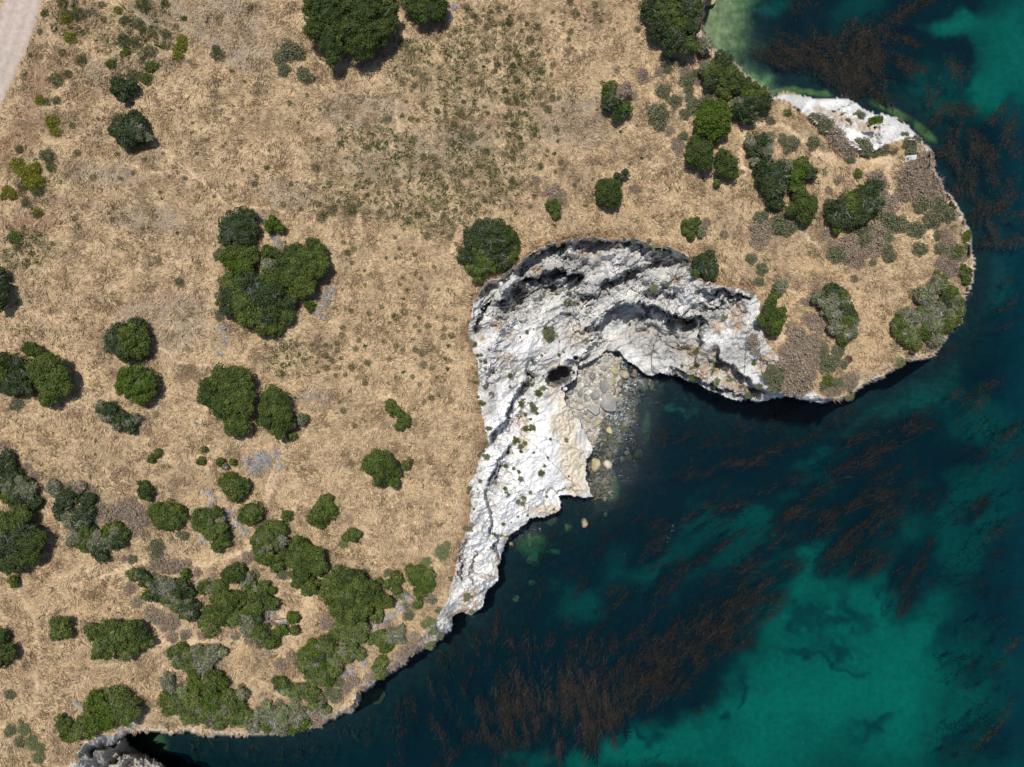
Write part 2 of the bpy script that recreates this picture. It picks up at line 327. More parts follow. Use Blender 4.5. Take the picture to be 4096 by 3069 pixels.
# --- meadow colours: what grows or lies there (thatch, straw, bare soil, paths)
n1 = fbm(uu, vv, 420, 4, 201); n2 = fbm(uu, vv, 110, 4, 202); n3 = fbm(uu, vv, 34, 4, 203, .65); n4 = fbm(uu, vv, 16, 3, 204, .7)
g = np.zeros((ny, nx, 3)) + np.array((.43, .312, .185))
sw = ridged(uu + 40 * n1, vv + 90 * n2, 62, 3, 210); g = mixc(g, (.25, .18, .115), sm(-.05, .40, n2 + .5 * n3 + .5 * n1) * .9); g = mixc(g, (.55, .405, .245), sm(-.05, .45, -n2 + .5 * n3 - .4 * n1) * .85); g = mixc(g, (.56, .42, .26), sm(.15, .75, sw) * .45); g = mixc(g, (.23, .165, .10), sm(-.1, -.6, sw) * .4)
g = mixc(g, (.17, .125, .075), sm(.10, .5, n4 + .45 * n3) * .8)
GREYZ = [(900, 90, 190, 130), (640, 60, 120, 80), (1000, 220, 110, 70), (440, 280, 110, 60), (560, 250, 90, 50), (640, 1300, 200, 120), (520, 1370, 120, 70), (700, 1230, 150, 60), (400, 700, 150, 50),
         (1260, 1590, 70, 60), (1450, 450, 200, 90), (1700, 620, 220, 110), (1500, 660, 120, 70), (2300, 480, 160, 120), (1850, 560, 130, 80), (600, 880, 180, 60), (1150, 780, 120, 60)]
g = mixc(g, (.27, .225, .185), blobs(GREYZ, uu, vv) * (.45 + .4 * sm(-.3, .4, n3)))
DRKZ = [(150, 330, 60, 90, 20), (90, 520, 70, 110, 20), (60, 640, 50, 70), (20, 600, 40, 60), (130, 230, 40, 60), (300, 120, 90, 60), (260, 230, 70, 50), (150, 900, 110, 60), (330, 380, 90, 30),
        (650, 1750, 40, 40), (1270, 2600, 70, 60), (1180, 2680, 80, 40)]
g = mixc(g, (.24, .14, .085), blobs(DRKZ, uu, vv) * .75)
GRNZ = [(1850, 330, 130, 260, 10), (2080, 330, 100, 260, 0), (1600, 640, 260, 120, 20), (1900, 700, 220, 170, 0), (1450, 780, 180, 90, 0), (1700, 850, 220, 90, 0), (560, 150, 150, 150, 0), (300, 90, 120, 90, 0),
        (130, 740, 80, 120, 0), (1150, 1420, 90, 90, 0), (1950, 150, 120, 130, 0), (1650, 250, 100, 120), (100, 1000, 120, 90), (2080, 500, 90, 150)]
g = mixc(g, (.14, .14, .065), blobs(GRNZ, uu, vv) * sm(-.2, .4, n3 + .4 * n4) * .7)
# paths worn in the grass: pale bare soil
PATHS = [([(600,560),(760,690),(860,770),(960,850),(1010,830),(1080,835),(1150,850)], 5), ([(520,655),(600,690),(740,700),(820,720)], 5), ([(1590,400),(1595,520),(1565,600)], 6), ([(1590,20),(1600,120),(1640,190)], 9),
         ([(2760,240),(2800,330),(2890,400),(2960,500),(2980,560),(2960,640),(2980,700)], 12), ([(1830,930),(1800,1010),(1870,900),(1930,870)], 5), ([(2560,60),(2600,150),(2700,220),(2790,240)], 8),
         ([(2980,510),(3060,490),(3130,500),(3220,560),(3260,610)], 10), ([(3260,610),(3400,650),(3560,640)], 16), ([(3560,660),(3550,760),(3600,860),(3720,940),(3850,1060)], 12), ([(3090,1130),(3200,1180),(3090,1320),(3150,1370)], 10),
         ([(3850,1060),(3740,1110),(3680,1130),(3640,1200),(3560,1290)], 6), ([(460,2290),(560,2250),(600,2240),(660,2240),(800,2260),(980,2210),(1090,2120),(1180,2020)], 13), ([(300,2340),(460,2290)], 6),
         ([(540,2500),(600,2570),(700,2570),(850,2570),(950,2570),(1060,2500),(1090,2440),(1200,2490),(1230,2400),(1130,2250)], 14), ([(1150,1700),(1060,2010),(1180,1780)], 6), ([(1000,1010),(1120,1040),(1170,1100)], 5),
         ([(60,2330),(130,2480),(160,2620),(150,2760)], 8), ([(560,1340),(720,1450),(900,1470)], 4), ([(2990,620),(3060,700),(3160,880),(3290,1000)], 6), ([(1120,1060),(1300,1030),(1340,1080)], 4)]
for pts, wd in PATHS:
    x0 = min(p[0] for p in pts) - 60; x1 = max(p[0] for p in pts) + 60; y0 = min(p[1] for p in pts) - 60; y1 = max(p[1] for p in pts) + 60
    m = (uu > x0) & (uu < x1) & (vv > y0) & (vv < y1)
    d, _, _, _ = seg_dist(uu[m] + 12 * n2[m] * 2, vv[m] + 12 * n3[m], pts)
    f = np.zeros(uu.shape); f[m] = sm(wd * 1.7, wd * .4, d) * .95
    g = mixc(g, (.60, .44, .28), f)
PALE = [(3500, 1000, 120, 60), (3400, 1150, 90, 90), (3480, 1350, 110, 130), (3250, 1050, 90, 50), (1100, 2620, 60, 60), (950, 2600, 120, 50), (200, 2250, 160, 60), (150, 1750, 200, 60), (250, 2400, 200, 90), (700, 2280, 80, 20),
        (150, 2650, 200, 80), (3400, 660, 140, 25), (1200, 2480, 60, 60), (3100, 1100, 60, 60), (2500, 850, 300, 50), (3150, 1200, 50, 120), (2850, 550, 40, 60), (1000, 1960, 90, 60)]
g = mixc(g, (.47, .33, .19), blobs(PALE, uu, vv) * .6)
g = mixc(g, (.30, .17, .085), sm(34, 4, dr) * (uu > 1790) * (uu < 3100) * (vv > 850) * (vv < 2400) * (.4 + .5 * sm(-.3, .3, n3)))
oc = ((uu < 1700) & (vv > 2350)) | (uu > 3690) | ((uu > 3300) & (vv > 1350)) | ((uu > 2750) & (vv < 380))
g = mixc(g, (.54, .44, .33), sm(46, 6, dc + 34 * n3) * oc * .85)
g = np.clip(g * np.array((1.10, 1.09, 1.06)), 0, .8)
# --- rock colours
r = np.zeros((ny, nx, 3)) + np.array((.70, .685, .65))
r = mixc(r, (.55, .54, .52), sm(-.1, .45, n2 + .6 * n3) * .6); r = mixc(r, (.40, .385, .36), sm(.2, .6, n4 + .4 * n3) * .5)
ca, sa = math.cos(math.radians(-32)), math.sin(math.radians(-32)); ru_ = uu * ca + vv * sa + 20 * n2; rv_ = -uu * sa + vv * ca + 30 * n2
BRT = [(2100, 1850, 190, 230), (2050, 2080, 110, 140), (1950, 2230, 80, 140), (2160, 1960, 130, 80), (2060, 1350, 130, 70), (2700, 1180, 70, 60), (2900, 1330, 60, 60), (2000, 1650, 90, 90), (1900, 2400, 60, 60), (3400, 490, 300, 110, 15)]
r = mixc(r, (.84, .825, .80), blobs(BRT, uu, vv) * .9)
CRM = [(2290, 1850, 60, 130, -8), (2250, 1700, 60, 60), (2310, 1950, 60, 30), (2170, 2040, 80, 25), (2260, 1600, 30, 50), (2310, 1340, 60, 40), (2220, 1455, 40, 20), (2215, 1560, 26, 40), (2040, 2140, 40, 20), (2500, 1460, 60, 10, 38), (1990, 2260, 14, 40), (2420, 1560, 90, 120)]
r = mixc(r, (.66, .55, .39), blobs(CRM, uu, vv) * .7)
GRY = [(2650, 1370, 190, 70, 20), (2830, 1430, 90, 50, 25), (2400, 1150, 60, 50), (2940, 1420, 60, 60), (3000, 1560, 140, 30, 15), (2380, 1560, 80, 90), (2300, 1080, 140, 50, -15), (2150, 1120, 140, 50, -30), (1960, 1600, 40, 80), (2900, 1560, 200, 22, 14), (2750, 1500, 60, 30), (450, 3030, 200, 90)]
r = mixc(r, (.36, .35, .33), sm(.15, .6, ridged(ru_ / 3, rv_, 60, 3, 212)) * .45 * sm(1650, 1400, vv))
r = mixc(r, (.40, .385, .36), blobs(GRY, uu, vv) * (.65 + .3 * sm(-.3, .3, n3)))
SOIL = [(2040, 1440, 36, 22), (1927, 1350, 20, 16), (2180, 1360, 14, 30), (2045, 1345, 20, 24), (2780, 1420, 90, 28, 28), (2800, 1480, 60, 40, 20), (2862, 1410, 10, 36), (2900, 1500, 80, 40, 20), (2960, 1555, 90, 24, 15), (2950, 1270, 40, 70), (2870, 1310, 40, 30),
        (2705, 1125, 20, 30), (2090, 1680, 24, 60), (2095, 1770, 22, 50), (2140, 1080, 30, 20), (2740, 1290, 40, 10), (1950, 2305, 32, 16), (1880, 2400, 60, 44, -30), (1840, 2450, 60, 24, -20), (2360, 1020, 50, 16), (3280, 440, 26, 16), (3400, 490, 120, 26, 20), (3480, 510, 60, 14),
        (3080, 1460, 60, 60), (3100, 1350, 40, 40), (1700, 2560, 80, 36, -35), (1560, 2680, 90, 26, -28), (1390, 2810, 40, 40), (1990, 1290, 20, 40)]
r = mixc(r, (.43, .31, .19), blobs(SOIL, uu, vv) * sm(-.35, .3, n3 + .6 * n4 + .1) * .85)
r = mixc(r, (.34, .30, .24), blobs([(500, 3030, 170, 60)], uu, vv) * .6)
r = mixc(r, (.36, .30, .20), (sm(10, 2, dc) * (hh < -10.5))[...] * .8)
r = mixc(r, (.42, .34, .26), (sm(34, 2, dr + 30 * n3) * (vv > 900) * (vv < 2400) * (uu < 3000)) * sm(-.4, .3, n2 + n3) * .5)
r = np.where(beach[..., None], mixc(np.zeros((ny, nx, 3)) + np.array((.50, .48, .44)), (.27, .255, .23), sm(-.1, .4, n4)), r)
scr = (uu < 1700) & (vv > 2400) & ~((uu < 760) & (vv > 2945)); r = mixc(r, (.47, .37, .27), scr * (.7 + .3 * sm(-.3, .3, n3)))
r = mixc(r, (.40, .29, .18), ((uu > 2780) & (vv < 380)) * .8)
scr2 = (uu > 3690) | ((uu > 3300) & (vv > 1350)); r = mixc(r, (.46, .37, .28), scr2 * (.6 + .3 * sm(-.3, .3, n3)))
r = mixc(r, (.10, .10, .10), sm(50, 40, np.hypot(uu - 2237, (vv - 1500) * 1.1)) * (vv > 1466) * (hh < -10.5))  # the cave's shade put into the rock colour inside the hole

# --- sea bed: sand, reef, weed
D = 1.852
SAND = [(1810*D,1420*D,190*D,150*D,-40),(1700*D,1300*D,70*D,90*D,0),(1740*D,1200*D,40*D,60*D,0),(1550*D,1580*D,230*D,60*D,-12),(1300*D,1640*D,180*D,30*D,0),(1750*D,1560*D,200*D,100*D,0),(1950*D,1480*D,150*D,140*D,0),(1930*D,1330*D,90*D,70*D,0),
        (2180*D,90*D,70*D,80*D,0),(2130*D,190*D,50*D,60*D,20),(2080*D,60*D,60*D,30*D,0),
        (2400*D,200*D,150*D,200*D,0),(1800*D,1900*D,800*D,200*D,0),(1890*D,1290*D,40*D,40*D)]
MID = [(2150*D,1080*D,60*D,150*D,25),(2100*D,900*D,60*D,60*D,0),(1900*D,1200*D,60*D,40*D,0),(1960*D,1110*D,60*D,40*D,-30),(1620*D,1130*D,50*D,22*D,-30),(2120*D,1090*D,50*D,130*D,25),(2050*D,1180*D,50*D,70*D,0),(1560*D,1180*D,110*D,60*D,-30),(1400*D,1230*D,80*D,60*D,-30),(1770*D,1020*D,90*D,30*D,-20),(1950*D,870*D,110*D,40*D,-20),(2000*D,780*D,60*D,40*D),(2150*D,620*D,40*D,60*D),(1250*D,1300*D,60*D,40*D),(1850*D,40*D,60*D,30*D),(1990*D,220*D,60*D,50*D),(1060*D,1500*D,60*D,20*D),(2140*D,950*D,60*D,60*D),
       (1700*D,10*D,30*D,20*D),(1760*D,170*D,30*D,16*D),(1460*D,900*D,10*D,16*D),(1475*D,890*D,12*D,20*D),(1435*D,880*D,12*D,12*D)]
sb = np.zeros((ny, nx, 3)) + np.array((.012, .026, .032))
sb = mixc(sb, (.08, .24, .22), np.clip(soft(MID, uu, vv) * .7 + .08 * sm(-.1, .4, n1), 0, 1) * sm(40, 200, dc))
sb = mixc(sb, (.04, .10, .15), sm(2120 * D, 2210 * D, uu + 60 * n1) * .8)
sb = mixc(sb, (.30, .56, .46), soft(SAND, uu, vv) * (0.72 + .45 * n1))
DARKB = [(1840*D,1330*D,24*D,50*D,-30),(1775*D,1350*D,16*D,44*D,0),(1810*D,1380*D,44*D,18*D,-25),(1700*D,1290*D,8*D,28*D,10),(1770*D,1420*D,60*D,8*D,0),(2060*D,1370*D,40*D,60*D,20),(1550*D,1560*D,20*D,16*D,0),(1600*D,1500*D,10*D,44*D,5),(1870*D,1560*D,60*D,14*D,-30),(2150*D,1250*D,20*D,100*D,20),(1960*D,1260*D,70*D,60*D,-30),(2060*D,1600*D,20*D,60*D,25),(1400*D,1590*D,18*D,10*D,10)]
sb = mixc(sb, (.035, .07, .10), soft(DARKB, uu, vv) * .75)
def dd(l): return [(x * D, y * D, a1 * D, b1 * D, an, dn) for (x, y, a1, b1, an, dn) in l]
KN = dd([(1730,110,60,26,30,1),(1690,125,40,20,10,1),(1790,120,60,34,60,1),(1840,110,60,30,90,1),(1880,100,46,30,100,.9),(1840,170,46,34,70,.9),(1880,140,40,34,80,.9),(1740,15,22,34,70,.8),(1950,80,50,14,20,.7),(1930,40,30,20,30,.4),(1960,20,40,14,-30,.8),(1980,10,40,12,-30,.8),(1900,190,40,30,60,.5),(1935,130,36,16,20,.8),(1655,118,26,18,40,.7)])
KS = dd([(1080,1560,60,40,75,.6),(1130,1540,40,60,80,.9),(1100,1500,50,40,70,.7),(1180,1520,40,70,85,.7),(1260,1510,50,70,80,1),(1300,1540,46,50,85,1),(1240,1470,40,40,80,.6),(1350,1480,60,50,-60,1),(1390,1510,50,34,-55,1),(1420,1430,60,40,-50,1),(1460,1460,60,36,-45,1),(1480,1380,70,36,-42,1.1),(1530,1400,60,36,-42,1),(1560,1340,70,30,-38,.9),(1600,1360,50,36,-45,.9),(1620,1290,70,26,-34,.9),(1660,1310,50,24,-38,.8),(1680,1240,60,20,-30,.7),(1590,1250,50,18,-32,.6),
  (1200,1600,40,30,85,.7),(1270,1590,50,24,80,.7),(1160,1590,30,30,85,.6),(1060,1620,40,20,80,.5),(1190,1480,30,60,85,.6),(1330,1560,50,20,80,.6),(1310,1430,50,40,-70,.5),(1380,1380,60,40,-50,.4),(1230,1400,60,50,-70,.35),(1130,1430,60,50,80,.3),(1020,1540,60,40,80,.35),(950,1600,60,30,80,.35),(880,1560,50,30,80,.3),(960,1480,60,40,75,.22),(1060,1390,60,40,-80,.2)])
KM = dd([(1560,1010,50,16,-25,.6),(1490,1020,40,14,-30,.5),(1640,990,40,14,-28,.6),(1700,960,50,14,-28,.6),(1590,1090,40,14,-28,.7),(1740,1080,60,16,-30,.7),(1700,1130,50,16,-32,.7),(1780,1130,50,22,-35,.8),(1850,1000,60,18,-30,.8),(1900,980,50,16,-35,.8),(1960,930,60,26,-35,.6),(1860,940,50,14,-25,.6),(1890,1060,60,24,-34,.9),(1930,1090,50,26,-40,.8),(1850,1160,50,24,-45,.9),(1800,1200,50,20,-45,.7),(1920,1150,30,14,-40,.6),(2000,1180,30,14,-60,.5),
  (1880,1210,50,30,-45,.7),(1960,1240,50,34,-50,.4),(1960,1290,50,16,-60,.6),(1500,1100,50,16,-32,.4),(1430,1130,40,18,-35,.35),(1480,950,40,12,-30,.3),(1600,940,40,12,-25,.3),(1400,1190,50,22,-40,.3),(1520,1200,50,18,-40,.4),(1440,1260,60,20,-45,.4),(1340,1290,40,30,-50,.3),(1700,1040,50,16,-25,.4),(1640,1200,50,16,-35,.5),(1660,900,50,10,-20,.3),(1780,880,60,10,-25,.3),(1830,900,40,12,-28,.4),(1990,1080,26,30,-60,.5),(2110,1100,40,14,-45,.5)])

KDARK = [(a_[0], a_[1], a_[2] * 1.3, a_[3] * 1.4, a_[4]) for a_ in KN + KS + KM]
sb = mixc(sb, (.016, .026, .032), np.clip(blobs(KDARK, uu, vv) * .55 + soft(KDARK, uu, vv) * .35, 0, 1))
NC = [(1570*D,60*D,56*D,110*D,0),(1600*D,150*D,60*D,40*D,30),(1640*D,60*D,20*D,60*D),(1560*D,-60*D,80*D,80*D)]
ncm = soft([(2890, 120, 110, 260, 12), (3000, 330, 90, 50, 30), (2880, -150, 160, 200)], uu * .999, vv); sb = mixc(sb, (.19, .25, .12), ncm * (.9 + .6 * n3)); sb = mixc(sb, (.30, .29, .17), ncm * sm(2990, 2830, uu + 60 * n2) * .85); sb = mixc(sb, (.12, .14, .07), ncm * sm(.05, .5, n4) * .6)
sb = mixc(sb, (.16, .19, .07), blobs([(3160, 366, 80, 16, 5), (3260, 372, 70, 12, 5), (3560, 440, 90, 16, 25), (3700, 530, 60, 20, 45)], uu, vv) * .9)
CC = [(2450, 1500, 60, 60), (2500, 1620, 60, 120), (2440, 1740, 60, 80), (2410, 1900, 50, 90), (2560, 1530, 70, 30)]
sb = mixc(sb, (.13, .12, .095), blobs(CC, uu, vv) * (.8 + .8 * n3)); sb = mixc(sb, (.10, .14, .06), blobs([(2450, 1960, 30, 50), (2590, 1720, 14, 60), (600, 2980, 70, 60), (2130, 2180, 60, 50), (1440, 2790, 60, 40)], uu, vv) * .8)
sbw = sb * (1 + (.14 + .5 * sm(400, 60, dc))[..., None] * n3[..., None])
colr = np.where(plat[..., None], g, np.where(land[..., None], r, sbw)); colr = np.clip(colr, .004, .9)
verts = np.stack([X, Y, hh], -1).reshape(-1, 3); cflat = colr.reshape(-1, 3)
idx = np.arange(ny * nx).reshape(ny, nx)
quads = np.stack([idx[:-1, :-1], idx[1:, :-1], idx[1:, 1:], idx[:-1, 1:]], -1).reshape(-1, 4)
cls = np.where(plat, 2, np.where(land, 1, 0)).reshape(-1)[quads]
cmax = cls.max(1); cmin = cls.min(1)
def sheet(name, sel, mat, smooth, kind='structure'):
    q = quads[sel]; un, inv = np.unique(q, return_inverse=True)
    me = mesh(name, verts[un], inv.reshape(q.shape), mat, cflat[un], smooth); o = link(name, me); o['kind'] = kind; return o
def is_rock(): return (cmax >= 1) & (cmin < 2)
sheet('meadow_ground', cmin == 2, M_grass, True)
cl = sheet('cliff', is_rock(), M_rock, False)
sheet('sea_bed', cmax == 0, M_sea, True)

# road in the top left corner, following the ground
rl = [(-2500, 9000), (-600, 1400), (-330, 700), (-90, 330), (-20, 110), (25, -60), (60, -300), (260, -1500), (900, -9000)]
rr = [(-2300, 9000), (-420, 1400), (-165, 700), (19, 393), (114, 184), (171, 0), (205, -200), (400, -1500), (1050, -9000)]
rv_, rf_ = [], []
for i in range(len(rl) - 1):
    for s_ in range(8):
        for j in range(7):
            t0 = s_ / 8; a = j / 6
            lx = rl[i][0] + (rl[i+1][0] - rl[i][0]) * t0; ly = rl[i][1] + (rl[i+1][1] - rl[i][1]) * t0
            rx = rr[i][0] + (rr[i+1][0] - rr[i][0]) * t0; ry = rr[i][1] + (rr[i+1][1] - rr[i][1]) * t0
            jit = 3 * math.sin(i * 3 + s_ * 1.7) * (j in (0, 6))
            u_, v_ = lx + (rx - lx) * a + jit, ly + (ry - ly) * a; z = hpix(u_, v_) + (.09 if j not in (0, 6) else .01); x, y = W(u_, v_, z); rv_.append((x, y, z))
nr = len(rv_) // 7
for i in range(nr - 1):
    for j in range(6): rf_.append((i * 7 + j, (i + 1) * 7 + j, (i + 1) * 7 + j + 1, i * 7 + j + 1))
rc_ = np.array([[(.36, .28, .22), (.44, .365, .31), (.39, .32, .27), (.45, .375, .32), (.40, .33, .275), (.45, .375, .32), (.37, .29, .225)][i_ % 7] for i_ in range(len(rv_))])
link('dirt_road', mesh('dirt_road', rv_, rf_, M_road, rc_, smooth=True))['kind'] = 'structure'

# ---------------------------------------------------------------- water surface
WU = axis(0, 4096, 1900, 2800, 16.0, 8.0); WV = axis(0, 3069, 1300, 2200, 16.0, 8.0)
a, b = np.meshgrid(WU, WV); wh, wland, _, wdc, _, _, _ = hgt(a, b)
kw = S * (H - WL) / H; wx = (a - CU) * kw; wy = -(b - CV) * kw
depth = np.clip(WL - wh, 0.0, 8) ; depth = np.where(wland, 0.4, depth)
chop = np.clip(.10 * np.exp(-(((a - 2560) / 200) ** 2 + ((b - 1850) / 330) ** 2)) + np.exp(-(((a - 2470) / 90) ** 2 + ((b - 1640) / 200) ** 2)) + .7 * np.exp(-(((a - 2410) / 60) ** 2 + ((b - 1930) / 90) ** 2)) + .5 * np.exp(-(((a - 2560) / 80) ** 2 + ((b - 1530) / 40) ** 2)) + .5 * np.exp(-(((a - 2090) / 90) ** 2 + ((b - 2130) / 60) ** 2)) + .75 * sm(22, 4, wdc) * sm(-.1, .3, fbm(a, b, 140, 2, 611)) * ~wland, 0, 1)
wi = np.arange(a.size).reshape(a.shape); wq = np.stack([wi[:-1, :-1], wi[1:, :-1], wi[1:, 1:], wi[:-1, 1:]], -1).reshape(-1, 4)
wlf = (wland & (wdc > 40)).reshape(-1)[wq].all(1)                    # no water far inside the hill
m = bpy.data.materials.new('sea_water'); m.use_nodes = True; t = m.node_tree; N = t.nodes; L = t.links; N.clear()
geo = N.new('ShaderNodeNewGeometry'); out = N.new('ShaderNodeOutputMaterial')
mp = N.new('ShaderNodeMapping'); mp.inputs['Rotation'].default_value = (0, 0, math.radians(35)); mp.inputs['Scale'].default_value = (1, 2.2, 1); L.new(geo.outputs['Position'], mp.inputs['Vector'])
wn = N.new('ShaderNodeTexNoise'); wn.inputs['Scale'].default_value = 1.7; wn.inputs['Detail'].default_value = 5; wn.inputs['Roughness'].default_value = .6; L.new(mp.outputs[0], wn.inputs['Vector'])
wn2 = N.new('ShaderNodeTexNoise'); wn2.inputs['Scale'].default_value = 2.6; wn2.inputs['Detail'].default_value = 6; wn2.inputs['Roughness'].default_value = .7; wn2.inputs['Distortion'].default_value = 1.2; L.new(geo.outputs['Position'], wn2.inputs['Vector'])
ac = N.new('ShaderNodeAttribute'); ac.attribute_name = 'chop'
mh = N.new('ShaderNodeMath'); mh.operation = 'MULTIPLY'; L.new(wn2.outputs['Fac'], mh.inputs[0]); L.new(ac.outputs['Fac'], mh.inputs[1])
mh2 = N.new('ShaderNodeMath'); mh2.operation = 'MULTIPLY_ADD'; mh2.inputs[1].default_value = 4.0; L.new(mh.outputs[0], mh2.inputs[0]); L.new(wn.outputs['Fac'], mh2.inputs[2])
bu = N.new('ShaderNodeBump'); bu.inputs['Distance'].default_value = .055; L.new(mh2.outputs[0], bu.inputs['Height'])
fr = N.new('ShaderNodeFresnel'); fr.inputs['IOR'].default_value = 1.33; L.new(bu.outputs[0], fr.inputs['Normal'])
gl = N.new('ShaderNodeBsdfGlossy'); gl.inputs['Roughness'].default_value = .09; L.new(bu.outputs[0], gl.inputs['Normal'])
tr = N.new('ShaderNodeBsdfTransparent'); df = N.new('ShaderNodeBsdfDiffuse'); df.inputs['Color'].default_value = (.0005, .0125, .024, 1)
ad = N.new('ShaderNodeAttribute'); ad.attribute_name = 'depth'
tm = N.new('ShaderNodeMapRange'); tm.inputs['From Min'].default_value = .2; tm.inputs['From Max'].default_value = 4; L.new(ad.outputs['Fac'], tm.inputs['Value'])
tmx = N.new('ShaderNodeMix'); tmx.data_type = 'RGBA'; tmx.inputs['A'].default_value = (.85, .95, .9, 1); tmx.inputs['B'].default_value = (.02, .72, .66, 1)
L.new(tm.outputs[0], tmx.inputs['Factor']); L.new(tmx.outputs['Result'], tr.inputs['Color'])
tf = N.new('ShaderNodeMapRange'); tf.inputs['From Min'].default_value = .2; tf.inputs['From Max'].default_value = 4; tf.inputs['To Min'].default_value = .1; tf.inputs['To Max'].default_value = .42; L.new(ad.outputs['Fac'], tf.inputs['Value'])
mx = N.new('ShaderNodeMixShader'); L.new(tf.outputs[0], mx.inputs[0]); L.new(tr.outputs[0], mx.inputs[1]); L.new(df.outputs[0], mx.inputs[2])
fo = N.new('ShaderNodeTexNoise'); fo.inputs['Scale'].default_value = 1.9; fo.inputs['Detail'].default_value = 8; fo.inputs['Roughness'].default_value = .72; fo.inputs['Distortion'].default_value = 2.2; L.new(mp.outputs[0], fo.inputs['Vector'])
fm_ = N.new('ShaderNodeMath'); fm_.operation = 'MULTIPLY_ADD'; fm_.inputs[1].default_value = .18; L.new(ac.outputs['Fac'], fm_.inputs[0]); L.new(fo.outputs['Fac'], fm_.inputs[2])
fr_ = N.new('ShaderNodeMapRange'); fr_.inputs['From Min'].default_value = .685; fr_.inputs['From Max'].default_value = .75; fr_.inputs['To Max'].default_value = .85; L.new(fm_.outputs[0], fr_.inputs['Value'])
foam = N.new('ShaderNodeBsdfDiffuse'); foam.inputs['Color'].default_value = (.62, .64, .66, 1); mf = N.new('ShaderNodeMixShader'); L.new(fr_.outputs[0], mf.inputs[0]); L.new(mx.outputs[0], mf.inputs[1]); L.new(foam.outputs[0], mf.inputs[2]); mx = mf
mx2 = N.new('ShaderNodeMixShader'); L.new(fr.outputs[0], mx2.inputs[0]); L.new(mx.outputs[0], mx2.inputs[1]); L.new(gl.outputs[0], mx2.inputs[2])
L.new(mx2.outputs[0], out.inputs[0])
wme = mesh('sea_water', np.stack([wx, wy, np.full(a.shape, WL)], -1).reshape(-1, 3), wq[~wlf], m, None, True, {'depth': depth.ravel(), 'chop': chop.ravel()})
link('sea_water', wme)['kind'] = 'structure'

# ---------------------------------------------------------------- foliage builders
def leaves(P, Nn, size, cols, asp=.62):
    """one folded rhombus of two triangles per leaf clump, facing roughly along Nn"""
    n = len(P); Nn = Nn / (np.linalg.norm(Nn, axis=1, keepdims=True) + 1e-9)
    a = RNG.normal(size=(n, 3)); t1 = np.cross(Nn, a); t1 /= np.linalg.norm(t1, axis=1, keepdims=True) + 1e-9; t2 = np.cross(Nn, t1)
    s = size[:, None] if hasattr(size, 'shape') else size
    V = np.stack([P - t1 * s, P - t2 * s * asp + Nn * s * .15, P + t1 * s, P + t2 * s * asp + Nn * s * .15], 1).reshape(-1, 3)
    F = np.arange(4 * n).reshape(n, 4); C = np.repeat(cols, 4, 0)
    return V, F, C
def ico(sub):
    import bmesh
    bm = bmesh.new(); bmesh.ops.create_icosphere(bm, subdivisions=sub, radius=1)
    V = np.array([v.co[:] for v in bm.verts]); F = np.array([[v.index for v in f.verts] for f in bm.faces]); bm.free(); return V, F
ICO1, ICO2, ICO3 = ico(1), ico(2), ico(3)
def tube(P0, P1, r0, r1, n=4):
    P0 = np.array(P0, float); P1 = np.array(P1, float); d = P1 - P0; d /= np.linalg.norm(d) + 1e-9
    a = np.cross(d, (0, .3, 1) if abs(d[2]) < .9 else (1, 0, 0)); a /= np.linalg.norm(a) + 1e-9; b = np.cross(d, a)
    th = np.arange(n) / n * 2 * np.pi; R = np.cos(th)[:, None] * a + np.sin(th)[:, None] * b
    return np.vstack([P0 + R * r0, P1 + R * r1]), np.array([(i, (i + 1) % n, n + (i + 1) % n, n + i) for i in range(n)])
def join(parts):
    V, F, C, o = [], [], [], 0
    for p in parts:
        V.append(p[0]); F.append(p[1] + o); o += len(p[0]); C.append(p[2] if len(p) > 2 else np.zeros((len(p[0]), 3)) + .2)
    return np.vstack(V), np.vstack(F), np.vstack(C)
def quad3(F): return np.hstack([F, F[:, 2:3]])
KC = {'O': ((.032, .054, .012), (.105, .138, .028)), 'B': ((.055, .095, .010), (.115, .165, .018)), 'M': ((.045, .072, .014), (.155, .19, .038)), 'D': ((.022, .040, .011), (.080, .108, .034)), 'W': ((.055, .075, .022), (.14, .165, .06)),
      'G': ((.11, .118, .06), (.27, .265, .15)), 'N': ((.22, .17, .125), (.40, .315, .23)), 'P': ((.15, .18, .07), (.30, .32, .16)), 'Y': ((.09, .12, .02), (.36, .32, .03)), 'V': ((.055, .082, .018), (.20, .235, .055)), 'R': ((.10, .05, .03), (.19, .10, .06))}
